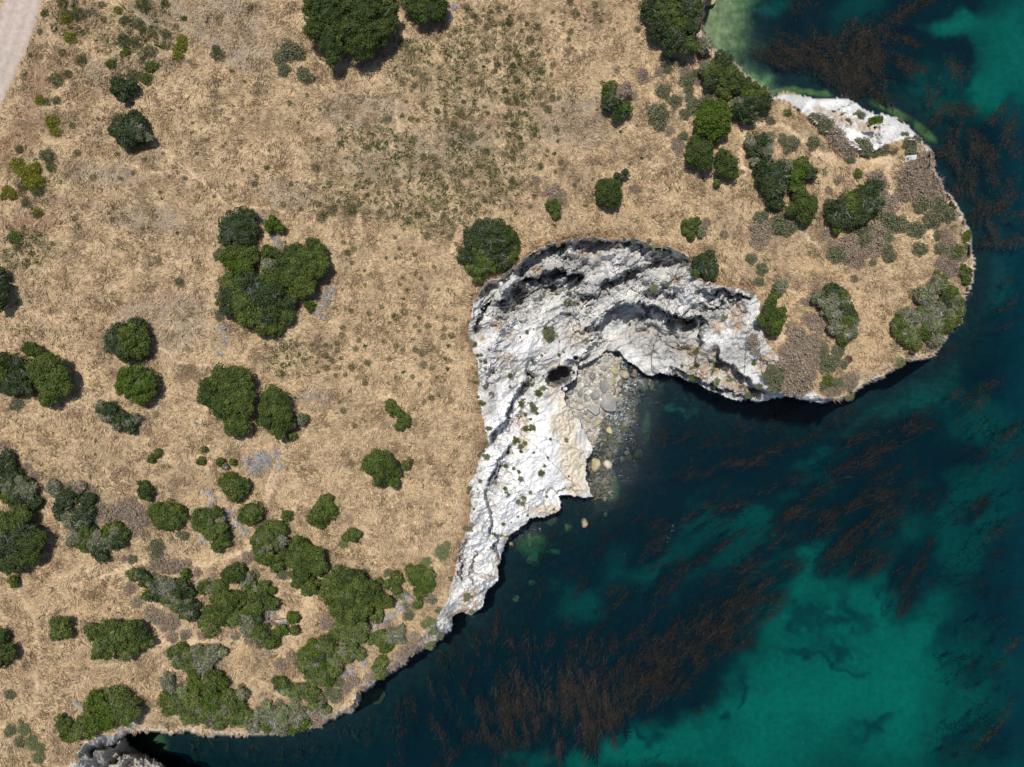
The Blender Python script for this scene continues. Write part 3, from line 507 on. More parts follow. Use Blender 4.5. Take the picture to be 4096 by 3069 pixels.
def crown_arrays(lobes, kind, dens=1.0):
    """lobes: (x, y, z, r, kind) in metres, local; returns leaf-clump mesh arrays"""
    out = []
    for (x, y, z, R, kd) in lobes:
        lo, hi = np.array(KC[kd][0]), np.array(KC[kd][1]); rs = min(.52, max(.26, R * .38))
        ns = max(5, int(5.2 * (R / rs) ** 2 * .85)); q = RNG.normal(size=(ns, 3)); q /= np.linalg.norm(q, axis=1, keepdims=True)
        q[:, 2] = np.abs(q[:, 2]) * 1.1 - .12; q /= np.linalg.norm(q, axis=1, keepdims=True)
        rr_ = R * RNG.uniform(.55, .98, ns) - rs * .35
        sc_ = np.array((x, y, z)) + q * rr_[:, None] * np.array((1, 1, .8)); sr = rs * RNG.uniform(.65, 1.2, ns)
        tint = RNG.beta(1.4, 2.2, ns)
        nl = np.maximum(6, (44 * dens * (sr / .3) ** 1.5)).astype(int); idx_ = np.repeat(np.arange(ns), nl); n = len(idx_)
        d = RNG.normal(size=(n, 3)); d /= np.linalg.norm(d, axis=1, keepdims=True); d[:, 2] = np.where(d[:, 2] < -.3, -d[:, 2], d[:, 2])
        d = d + .45 * q[idx_]; d /= np.linalg.norm(d, axis=1, keepdims=True)
        P = sc_[idx_] + d * (sr[idx_] * (RNG.uniform(.72, 1.08, n) + (RNG.random(n) < .10) * RNG.uniform(0, .5, n)))[:, None] * np.array((1, 1, .85))
        f = np.clip(tint[idx_] * .75 + RNG.uniform(-.12, .38, n), 0, 1.15)[:, None]
        out.append(leaves(P, d + .55 * RNG.normal(size=(n, 3)), RNG.uniform(.06, .125, n), lo + (hi - lo) * f))
        cv, cf = ICO2 if R > .9 else ICO1
        cv = cv * (1 + .10 * np.sin(cv[:, :1] * 5 + x) * np.cos(cv[:, 1:2] * 6 + y)) * np.array((R * .80, R * .80, R * .62)) + np.array((x, y, z))
        out.append((cv, quad3(cf), np.zeros((len(cv), 3)) + lo * .75))
    return join(out)
def twig_arrays(x, y, z, R, n, col=(.33, .315, .305), hgt_=1.0, seg=3, thick=.035):
    parts = []
    for i in range(n):
        a = random.uniform(0, 2 * math.pi); r0 = R * .25 * random.random(); p = np.array((x + r0 * math.cos(a), y + r0 * math.sin(a), z))
        el = random.uniform(.15, 1.1); d = np.array((math.cos(a) * math.cos(el), math.sin(a) * math.cos(el), math.sin(el) * hgt_)); Lg = R * random.uniform(.5, 1.05) / seg; th = thick * random.uniform(.6, 1.3)
        c = np.array(col) * random.uniform(.6, 1.35)
        for s_ in range(seg):
            d = d + np.array((random.uniform(-.5, .5), random.uniform(-.5, .5), random.uniform(-.3, .25))); d /= np.linalg.norm(d); q = p + d * Lg
            V, F = tube(p, q, th, th * .65, 3); parts.append((V, F, np.zeros((len(V), 3)) + c))
            if random.random() < .8:
                e = d + np.array((random.uniform(-1, 1), random.uniform(-1, 1), random.uniform(-.2, .4))); e /= np.linalg.norm(e)
                V, F = tube(p, p + e * Lg * .8, th * .6, th * .25, 3); parts.append((V, F, np.zeros((len(V), 3)) + c))
            p = q; th *= .68
    return join(parts)

# ---------------------------------------------------------------- trees: label | kind | height | zone | x,y,r[k] ...
TREES = '''
largest dark green oak, cut by the top edge, casting a broad shadow|O|7.2|2|470,60,125 600,30,120 740,60,130 850,80,90 420,190,70 520,240,105 640,200,115 700,290,85 820,200,80 520,365,50 760,180,100 600,-60,120 800,-50,120 450,-50,110 880,150,50
dark oak beside grey dead branches just right of the largest oak|O|4.5|2|1040,30,75 1150,40,85 1090,85,55 1190,85,50 1100,-40,90 1210,30,45
wide dark oak grove at the top, hanging over the green shallows|D|5|3|960,60,80 1060,60,95M 1170,70,85 1000,165,85 1100,170,95M 1210,170,60 1100,265,75 1190,285,60M 1040,-40,95 1180,-30,85 1240,40,40M 1290,290,45G 1160,320,35
oak with grey bare twigs on the cliff edge above the shallows|M|3.6|3|1400,400,72D 1350,460,72 1450,490,85 1520,540,65D 1430,560,60 1290,430,40G 1330,520,45D
oak thicket on the cliff edge touching the white slab|D|3.8|3|1610,600,75M 1660,650,60 1530,690,75 1570,740,55 1590,650,55 1548,578,30B 1680,600,40G 1500,660,40G
bright green rounded oak, brightest of the three beside the headland path|B|4.6|3|1340,760,95 1300,720,65 1400,800,60 1335,680,55 1390,695,55 1285,800,50 1345,840,48 1260,760,40 1420,745,42
dark oak directly below the bright green rounded oak|O|4.2|3|1260,970,82 1232,895,42 1300,1020,52 1215,1000,50 1310,930,35
compact oak right of the dark oak, under the bright green one|O|4|3|1430,1030,70 1400,995,48 1455,1085,48 1400,1070,36
tiny dark green seedling tree just below the compact oak|M|1.5|3|1368,1155,22
lone dark oak with a brownish top in the upper middle meadow|D|3.4|3|720,620,75 690,570,52M 770,590,56N 785,680,46M 745,730,40 680,665,38 790,550,32N
dark oak with a horn-shaped branch to the upper right, above the cove|O|3.2|3|690,1210,76 645,1170,44 705,1265,52 640,1240,40 745,1120,32D 790,1092,22D
small olive green oak at the lower middle of the meadow, above the rim shrub|M|2|3|335,1310,46 352,1358,26 320,1290,26
half bare oak with grey twigs just above the cove rim|M|2|3|1190,1440,55 1230,1400,36 1200,1490,28 1170,1410,26 1265,1470,30G
huge low rounded shrub oak on the cove rim with one bright green patch|O|2.3|6|1520,-80,120D 1430,-60,100D 1600,-60,95O 1390,30,75D 1470,20,90M 1560,10,90D 1640,20,60M 1430,110,70M 1505,85,70B 1590,80,60D 1435,180,30M 1500,-130,60D 1640,-30,60M
dark round oak leaning over the upper right rim of the cove|D|3|7|1290,100,72 1310,60,55 1325,150,45 1250,70,38 1340,110,40 1230,150,25M
tall narrow oak at the right end of the white cove cliff|O|3.8|8|150,440,70 120,390,50 190,400,42M 150,500,46 75,440,32M 150,300,36M 130,340,32 190,230,42G 165,480,34B
long mixed thicket of dark green and grey scrub in the headland middle|M|3|8|520,260,55D 570,290,55 600,380,55D 620,450,50 500,380,55G 530,490,50G 590,560,42 430,300,42G 650,520,36G 640,410,40D 470,340,42G
wide green and grey thicket at the lower headland tip|V|2.2|8|950,470,55M 1000,560,65 1040,600,42 1080,520,55M 1120,400,55G 1250,280,55M 1290,380,55 1240,470,55M 1190,500,36 1300,330,45 1000,420,65G 1100,300,70G 1150,450,65G 1180,220,50G 1170,560,55G 1060,450,50N 920,510,35M 1300,440,38M 1190,370,50G 1220,180,30V
bright green bush on the headland edge right of a brown path|B|1.6|8|1360,150,38V 1365,190,30 1350,120,26
dark oak grove with brown scrub, widest on the upper headland|D|3.6|4|560,1330,85 640,1290,75M 720,1250,75 780,1200,65D 780,1300,65 640,1395,55 560,1410,46 700,1360,62D 550,1450,24B 820,1250,45G 520,1370,46
long grey-green oak thicket left of the headland path|D|3.4|4|90,1080,80 180,1100,82 150,1200,75 330,1050,62M 370,1100,46 160,1280,52 290,1110,52B 100,1150,56 230,1050,40G 300,1180,46M
pointed dark oak standing right below the grey-green thicket|O|4|4|330,1300,78 310,1220,52M 350,1380,48 380,1280,46 270,1320,42
greyish sage oak scrub below the cliff edge trees|D|2.4|4|70,900,62 110,950,46G 30,960,46 30,1020,36G 120,870,34G 0,900,40G
dark rounded oak at the top left of the left grove|D|4|1|1500,1440,110 1560,1380,65 1440,1500,55 1530,1520,75 1430,1420,40 1590,1450,45
bright oak below the dark rounded one in the left grove|M|4|5|1500,60,82B 1560,20,70 1460,20,46 1540,110,62B 1420,50,36
broad dark oak filling the lower part of the left grove|D|4.6|5|1470,200,75M 1580,220,95 1440,290,65 1520,330,92M 1640,280,82 1560,420,70M 1680,420,70 1660,490,52M 1700,300,62 1400,330,34M 1430,370,45 1710,190,72M 1700,105,52G 1730,250,60
large dense oak at the right of the left grove|M|5|6|270,60,100O 380,50,92 300,140,100 420,120,74 350,220,80 220,100,62O 430,30,62 300,255,46 250,180,55 460,80,40 400,-30,45O
green oak at the lower end of the left grove|M|3.6|6|80,420,75 150,360,72O 230,420,52 140,490,62 190,270,72 60,300,80O 250,330,52D 90,500,40
small bright sapling under the dense oak of the left grove|B|1.8|6|370,340,30 385,368,20
small bright oak in the gap at the top of the left grove|B|2.6|2|130,1430,44 190,1440,34 150,1390,30
small round oak below the small bright oak of the left grove|M|2.6|2|120,1590,46 160,1600,30
upper of two round oaks at the left, with a darker back half|O|4.6|5|830,560,92M 750,600,76D 860,480,56D 720,560,56D 885,620,62M 800,660,52 765,510,56D 890,540,45M
olive green round oak directly below the darker round oak|B|4.6|5|870,850,100 830,800,74 930,830,74M 890,930,56 780,860,56 945,900,50M 870,760,45M
large oak of the left edge group, lit bright green|M|5.2|5|270,770,94 320,720,66 330,850,76 220,740,55 390,780,56 400,870,48 350,790,60
round oak lobe hanging below the left edge group|M|3.4|5|300,930,55 290,960,30 340,900,35
small dark oak at the top of the left edge group|O|3|5|205,630,48 170,620,30 240,640,30 270,660,24
very dark shaded oak left of the bright left edge oak|D|3.8|5|110,720,52 130,800,62 90,860,62 160,850,52 60,870,45 190,890,30
oak cut by the left edge beside the very dark oak|O|4|5|10,690,55 0,780,55M 10,850,46 -40,750,60
dark oak cut by the left edge, highest on that side|D|4.2|5|5,150,38 -5,220,48 8,290,42 -10,350,40 -50,250,60
large two-lobed oak left of centre with a tail at its bottom|M|5|5|1440,850,110 1400,800,66 1520,820,74 1340,880,82O 1300,940,54O 1480,950,100 1400,990,74O 1550,920,52 1550,1000,45 1480,780,50 1490,1100,76 1450,1080,46 1540,1120,46
upright oak right of the two-lobed oak|O|4.4|6|140,920,60M 190,950,62 120,1000,64M 200,1050,74M 110,1080,55O 180,1110,62O 235,1090,42 190,1165,32 110,940,42
grey-green shrub oak at the right foot of the upright oak|D|1.8|6|320,1070,40G 345,1060,26M 260,1175,30M
twisted grey oak scrub below the olive green round oak|D|2|5|640,980,38G 700,1010,50 770,1070,54 820,1120,40 670,1050,40G 860,1060,34G 740,1110,30G
lone round oak on the bare slope right of centre left|M|4|6|820,1340,82 760,1370,55 885,1360,62O 830,1430,62O 905,1400,44 800,1305,38 905,1465,34 760,1320,36 850,1290,30
small oak touching the right side of the lone round oak|M|1.8|6|985,1355,30 1005,1340,18
bean-shaped green oak on the slope above the lone round oak|M|2.4|6|900,1000,44 935,1030,34 975,1070,42 945,1110,32 890,970,30
pair of tiny oaks on the bare slope at the left|M|1.6|5|955,1320,26 998,1280,24 970,1300,12
leafy oak remnants at the left of the silver brush|M|1.6|5|1270,1330,28 1285,1260,16 1465,1335,24B 1390,1340,26 1420,1370,20G
round oak right of the bare fallen branches|M|3.6|5|1480,1490,76 1430,1460,46 1530,1500,46 1480,1545,46 1460,1430,32
small dark oak left of the bare fallen branches|O|2.4|5|920,1520,46 900,1480,26 930,1560,26
small round oak beside the lower path|M|2.8|9|1580,50,70 1540,70,36 1620,70,36
oak at the upper left of the lower oak row|M|3.4|9|1050,60,90 985,40,52 1120,50,62 1050,110,52 1100,105,45 1010,130,30
oak with a silver dead patch in the lower oak row|M|3.2|9|1290,90,82 1370,60,42O 1335,150,62 1410,210,50 1370,255,36 1250,130,44 1400,150,36
oak with a silver side left of the leaning oak pair|M|3.2|10|120,190,84 60,250,55 170,150,56 200,230,46G 100,330,62 170,380,44 60,200,50 220,310,40O
long leaning oak right of the silver sided oak|M|3.8|10|320,260,62 300,340,68 400,330,74 430,390,58 320,430,62O 380,510,55 300,480,45 370,300,52 350,550,26
oak with bare branches showing on its lower side|M|2.4|10|450,60,70 520,30,36B 400,80,42 440,125,30 480,-20,50M
small grey-green oak alone below the bare branched oak|M|2|10|650,185,46 615,205,30 680,180,26
thin green shrub oak above the silver sided oak|M|1.3|10|235,65,36 215,80,20
largest green oak above the lower shore|M|5|10|560,480,82 640,470,74O 520,560,74 620,580,92 740,560,82O 680,500,72 800,600,58 560,650,70 650,690,72 720,660,52 860,610,42 500,490,45
green oak with silver wood between the two lower shore oaks|V|3|10|660,780,82 620,830,52 580,740,52 700,760,52 800,700,52 700,830,36
broad light green thicket above the lower shore|V|2.6|10|400,930,74B 480,900,72 550,960,62 350,1000,52 450,1020,72B 530,1040,52 640,900,42 690,940,42 400,1080,52 480,1100,50B 340,940,42 610,960,40 540,820,36M
round oak nearest the white cliff at the bottom|M|2.6|10|1060,460,72 1020,420,42 1110,500,52B 1080,550,42 1130,440,40V
darker oak left of the round oak nearest the white cliff|M|2.2|10|930,460,42 920,530,34 880,500,30 810,480,24V 1060,620,26V
bright lime green bush in the silver brush by the shore|B|1.6|10|850,895,42 885,900,26 820,885,20
low green bush on the shore edge below the lime green bush|V|1.3|10|830,1000,44 820,1060,40 790,1040,26
grey-green scrub oak above the lime green bush|V|1.8|10|820,840,52 900,830,50G 760,850,34 950,850,32G 950,790,32G
low light green thicket at the lowest shore edge|V|1.6|10|200,1130,50M 320,1170,52 400,1200,52 280,1200,34 400,1260,42 450,1240,32G 230,1170,40P 480,1290,36P 280,1260,30P 160,1100,26M
round dark oak at the top right of the grey thicket|O|3|9|1480,430,64 1440,450,40 1520,420,40M
round oak in the middle of the grey thicket|M|3.2|9|1440,620,88 1380,600,52 1500,600,48 1400,700,70 1330,670,45
green oaks along the lower right of the grey thicket|M|2.6|9|1590,560,62 1620,660,54 1660,520,40 1640,810,62 1700,860,46 1330,780,52V 1500,720,52V 1290,740,40V 1560,780,40G 1710,620,45
green oak scrub at the right end of the grey thicket|M|2.4|10|60,560,52 40,650,52 20,790,50 60,820,60G 130,850,52 270,710,40B 210,790,32B 280,790,30M 140,540,26B
grey and green tangled left half of the grey thicket|G|2|9|870,440,42M 930,480,46O 1000,560,60D 1080,520,60 1170,440,30B 1150,540,70D 1060,600,34M 1120,640,42M 1200,640,60D 1160,700,24B 1290,520,42M 1380,510,50V 920,570,28B 1220,700,40D 1560,470,50 1040,590,24B 830,450,30V
tangled grey thicket in the left, dark greens among bare twigs|D|2.2|9|400,40,62 450,90,62G 550,60,52 560,170,62M 540,240,52M 680,170,44B 780,180,44M 620,280,52D 680,240,52G 760,240,42D 480,200,50G 650,330,36 740,130,35M
grey thicket top at the left with many bare twigs|G|2|5|340,1500,52 440,1560,62D 560,1580,50D 500,1500,42N 390,1610,50D
grey-green oak scrub at the left edge above the big dark oak|D|2.6|5|40,1380,72 90,1440,62 50,1300,42 180,1520,62G 120,1580,62 220,1600,52 40,1560,40B -20,1480,70 160,1470,40
big dark oak cut by the left edge, lower left|O|5|9|40,120,84M 120,100,74M 150,170,74D 60,250,92D 180,250,74 200,330,52 100,360,62 30,380,54 240,210,52 230,300,42 130,60,52M -40,250,90
small round shrub oak below the big dark left oak|M|1.8|9|85,480,34 95,505,20
oak cut by the left edge near the bottom|O|3.6|9|5,830,46 40,930,50 0,980,50 -50,900,70 70,950,24M
small oak with a silver top left of the wide oak|M|2.8|9|380,780,52V 350,740,34 420,750,34 350,820,34 420,810,34
wide many-lobed oak in the lower left|M|3.6|9|600,800,52 700,780,62 800,790,62 880,830,62O 930,870,40 640,880,52V 740,880,62 840,900,42 620,940,42 800,950,42V 560,780,28 680,955,26 860,770,40O 750,830,50V
right oak of the pair above the dark inlet|M|3.8|9|750,1230,74V 820,1280,66 800,1340,52V 700,1190,44 860,1300,34 740,1310,50
left oak of the pair above the dark inlet|B|3.6|9|600,1230,60 650,1280,52 570,1290,44M 600,1370,62 680,1370,52 560,1440,40M
low oak at the far left end of the inlet trees|M|2.8|9|400,1390,46 430,1440,50 520,1380,48V 490,1440,40V 380,1350,26 450,1480,26
grey-green thicket just below the lower path|V|2|9|1090,940,42 1150,920,50M 1250,930,50G 1340,940,60G 1200,1000,60 1300,1020,50G 1120,990,42 1400,930,36P 1220,1080,40M
bright oak at the right edge of the lower green thicket|B|2.6|9|1250,1150,52 1330,1120,62M 1400,1130,42 1370,1080,36M
large low green thicket above the bottom shore|V|1.9|9|1060,1110,52G 1050,1230,52M 1120,1250,62 1220,1240,72 1340,1240,72B 1440,1230,60 1500,1280,52M 1180,1330,52 1300,1340,62 1400,1330,60 1500,1350,50M 1560,1330,42 1060,1300,34M 1380,1385,42 1160,1180,40P 1530,1190,36G
grey-green scrub along the bottom shore edge|G|1.5|9|1640,1330,52 1680,1270,42P 1600,1400,40 1690,1400,40B 1730,1340,60 1790,1330,60P 1870,1330,52 1920,1380,40M 1850,1415,32B 1780,1420,42
dark oak in the weeds at the upper left|D|3|1|780,555,66 740,520,36 820,540,40 780,610,30 720,570,26
wide dark oak alone in the upper left meadow|D|3.2|1|830,830,100 740,810,52 800,890,52 900,850,52 850,740,40 880,780,46 710,830,30 935,860,30
oval bright green bush on the white slab|B|1.1|4|795,760,28 770,765,22 822,760,22
'''
EXTRA = []
def build_tree(line):
    label, kd, ht, zone, rest = line.split('|'); ht = float(ht) * .62; zone = int(zone); L_ = []
    for tkn in rest.split():
        k2 = kd
        if tkn[-1].isalpha(): k2 = tkn[-1]; tkn = tkn[:-1]
        x, y, r_ = map(float, tkn.split(',')); u, v = zz(zone, x, y); L_.append((u, v, r_ * ZS * S, k2))
    if ht < 2.0 and len(L_) > 6:
        base = list(L_)
        if base[0][1] > 1880 and base[0][0] < 1700:
            for a_ in base:
                if random.random() < .85:
                    th_ = random.uniform(0, 6.28); EXTRA.append((random.choice('GGXXXV'), a_[0] + math.cos(th_) * a_[2] / S * 1.05, a_[1] + math.sin(th_) * a_[2] / S * 1.05, random.uniform(.35, .75) * a_[2] / S))
        for a_ in base:
            for b_ in base:
                d_ = math.hypot(a_[0] - b_[0], a_[1] - b_[1]) * S
                if a_ is not b_ and d_ < (a_[2] + b_[2]) * 1.5 and random.random() < .3:
                    L_.append(((a_[0] + b_[0]) / 2 + random.uniform(-16, 16), (a_[1] + b_[1]) / 2 + random.uniform(-16, 16), random.uniform(.5, .85) * min(a_[2], b_[2]), random.choice('GGD' + kd)))
    area = [l[2] ** 2 for l in L_]; mu = sum(l[0] * a_ for l, a_ in zip(L_, area)) / sum(area); mv = sum(l[1] * a_ for l, a_ in zip(L_, area)) / sum(area)
    g0 = hpix(mu, mv); g0 = max(g0, -9)
    bx, by = W(mu, mv, g0 + .45 * ht); g0 = ground(bx, by); g0 = max(g0, -9)
    dm = max(math.hypot(l[0] - mu, l[1] - mv) for l in L_) * S + .1
    lob = []
    for (u, v, R, k2) in L_:
        d = math.hypot(u - mu, v - mv) * S / dm
        top = ht * (1 - .32 * d * d) * random.uniform(.88, 1.06); gl_ = max(hpix(u, v), g0 - 2.5)
        zc = max(top - R * .8, R * .35, .2) + (gl_ - g0) * .6; zc = max(zc, .15)
        x, y = W(u, v, g0 + zc + R * .15); lob.append((x - bx, y - by, zc, R * 1.06, k2))
    root = bpy.data.objects.new('oak_tree' if ht >= 1.3 else 'oak_bush', None); COL.objects.link(root); root.location = (bx, by, g0)
    V, F, C = crown_arrays(lob, kd, 1.0 if ht > 1.3 else .85)
    link('crown', mesh('crown', V, F, M_leaf, C), root)
    parts = []; rt = .10 + .035 * ht
    fork = np.array((0, 0, ht * .28)); parts.append(tube((0, 0, -.4), fork, rt, rt * .8, 7))
    for (x, y, z, R, k2) in lob[:9]:
        mid = np.array((x * .5, y * .5, ht * .28 + (z - ht * .28) * .45)); parts.append(tube(fork, mid, rt * .6, rt * .42, 5)); parts.append(tube(mid, (x, y, z), rt * .42, rt * .2, 5))
    if ht < 1.0: parts = parts[:1]
    Vt, Ft, _ = join([(p[0], p[1]) for p in parts]); link('trunk', mesh('trunk', Vt, Ft, M_bark, smooth=True), root)
    gl2 = [l for l in lob if l[4] in 'GDVN']
    if gl2:
        tw = []
        for l in gl2: V, F, C = twig_arrays(l[0], l[1], l[2] + l[3] * .45, l[3] * .95, int((8 + 30 * l[3] ** 1.3) * (1 if l[4] == 'G' else .4)), thick=.020, hgt_=.6, col=(.50, .49, .48) if l[4] == 'G' else (.33, .32, .31)); link('dead_branch', mesh('dead_branch', V, F, M_twig, C), root)
    tag(root, label, 'tree' if ht >= 1.3 else 'bush')
    return (mu, mv)
for line in TREES.strip().split('\n'): build_tree(line)

# ---------------------------------------------------------------- labels by place
LM = [(60,150,'the dirt road'),(1430,120,'the largest oak'),(500,350,'the weedy upper left oak'),(525,525,'the wide upper left oak'),(1100,1100,'the left oak grove'),(1965,1000,'the cove rim shrub'),(2850,480,'the bright green rounded oak'),
 (2450,400,'the upper middle meadow oak'),(2440,760,'the horned oak'),(3390,840,'the dark upper headland grove'),(3400,490,'the white slab'),(3620,640,'the NO sign'),(3350,1250,'the long headland thicket'),(3700,1280,'the headland tip thicket'),
 (3085,1260,'the narrow cove end oak'),(2240,1500,'the cave hole'),(2350,1870,'the two yellow boulders'),(1520,1860,'the lone round oak'),(550,1540,'the olive green round oak'),(920,1590,'the two-lobed oak'),(200,1500,'the left edge oak group'),(1600,1640,'the bean-shaped oak'),
 (1400,2380,'the largest lower shore oak'),(880,2380,'the grey thicket'),(480,2560,'the wide lower left oak'),(850,2820,'the low bottom shore thicket'),(430,2850,'the dark inlet oaks'),(2211,730,'the olive green seedling oak'),(80,2230,'the big dark left edge oak'),(1680,2330,'the oak nearest the cliff'),(2817,1055,'the cove rim oak'),(3180,720,'the headland path thicket')]
ORD = ['nearest', 'second', 'third', 'fourth', 'fifth', 'sixth', 'seventh', 'eighth', 'ninth', 'tenth', 'eleventh', 'twelfth', 'thirteenth', 'fourteenth', 'fifteenth', 'sixteenth', 'seventeenth', 'eighteenth', 'nineteenth', 'twentieth']
def place_labels(items, desc):
    """items: list of (object, u, v): writes a label that says which one, counting outwards from the closest landmark"""
    secs = {}
    for o, u, v in items:
        l = min(LM, key=lambda q: (q[0] - u) ** 2 + (q[1] - v) ** 2); dx, dy = u - l[0], v - l[1]
        s_ = ('right of' if dx > 0 else 'left of') if abs(dx) > 2.2 * abs(dy) else ('below' if dy > 0 else 'above') if abs(dy) > 2.2 * abs(dx) else ('below' if dy > 0 else 'above') + (' right of' if dx > 0 else ' left of')
        secs.setdefault((l[2], s_), []).append((math.hypot(dx, dy), o))
    for (nm, s_), lst in secs.items():
        lst.sort(key=lambda q: q[0])
        for i, (d, o) in enumerate(lst):
            rk = ORD[i] if i < 20 else 'twenty-' + (['first'] + ORD[1:9])[(i - 20) % 9]
            o['label'] = f"{desc}, {rk} one {s_} {nm}" if len(lst) > 1 else f"{desc} {s_} {nm}"

# ---------------------------------------------------------------- shrubs (one builder per kind, copies share meshes)
def shrub_lib(kd, n, twigs, leafd=1.0, flat=.55, spiky=False):
    lib = []
    for i in range(n):
        lob = [(0, 0, .25, .62, kd)] + [(.55 * math.cos(a_) * random.uniform(.7, 1.1), .55 * math.sin(a_) * random.uniform(.7, 1.1), .15, random.uniform(.32, .5), kd) for a_ in np.linspace(0, 6.28, 6)[:-1] + random.uniform(0, 6)]
        out = []
        for (x, y, z, R, _) in lob:
            lo, hi = np.array(KC[kd][0]), np.array(KC[kd][1]); m_ = int(210 * leafd * R / .5)
            q = RNG.normal(size=(m_, 3)); q /= np.linalg.norm(q, axis=1, keepdims=True); q[:, 2] = np.abs(q[:, 2]); rad = R * (.55 + .5 * RNG.random(m_) ** .6)
            P = np.array((x, y, z)) + q * rad[:, None] * np.array((1, 1, flat)); f = np.clip(RNG.beta(1.3, 1.6, m_) , 0, 1)[:, None]
            out.append(leaves(P, q + .9 * RNG.normal(size=(m_, 3)), RNG.uniform(.035, .075, m_) * (1.25 if not spiky else 1.5), lo + (hi - lo) * f, .6 if not spiky else .22))
            if kd not in 'NW': cv = ICO1[0] * np.array((R * .62, R * .62, R * .4)) + np.array((x, y, z)); out.append((cv, quad3(ICO1[1]), np.zeros((len(cv), 3)) + lo * .6))
        V, F, C = join(out); fm = mesh('foliage', V, F, M_leaf, C)
        V, F, C = twig_arrays(0, 0, 0, 1.0, twigs, hgt_=.6, thick=.018, col=(.30, .27, .25) if kd != 'N' else (.40, .32, .26)); tm_ = mesh('stems', V, F, M_twig, C)
        lib.append((fm, tm_))
    return lib
def put(lib, name, u, v, r_, zs=1.0):
    g0 = hpix(u, v); x, y = W(u, v, g0 + .2); fm, tm_ = random.choice(lib)
    root = bpy.data.objects.new(name, None); COL.objects.link(root); s_ = r_ * S
    root.location = (x, y, g0 - .03); root.rotation_euler = (0, 0, random.uniform(0, 6.28)); root.scale = (s_ * random.uniform(.9, 1.12), s_ * random.uniform(.85, 1.05), s_ * zs)
    link('foliage', fm, root); link('stems', tm_, root)
    return root
SH = {'G': ('sage_shrub', 'grey-green shrub', 'shrub', 'grey-green sage shrubs on the land', 1.0), 'N': ('dry_shrub', 'dry brown shrub', 'shrub', 'dry brown shrubs on the land', .8),
      'P': ('pale_shrub', 'pale feathery shrub', 'shrub', 'pale feathery shrubs', .9), 'V': ('green_shrub', 'low green shrub', 'shrub', 'low green shrubs', 1.0),
      'Y': ('flowering_shrub', 'yellow flowering shrub', 'shrub', 'yellow flowering shrubs by the road', 1.1), 'X': ('dead_brush', 'grey dead brush', 'dead brush', 'silver grey dead brush', 1.0), 'R': ('red_brown_shrub', 'reddish brown round shrub', 'shrub', None, .9)}
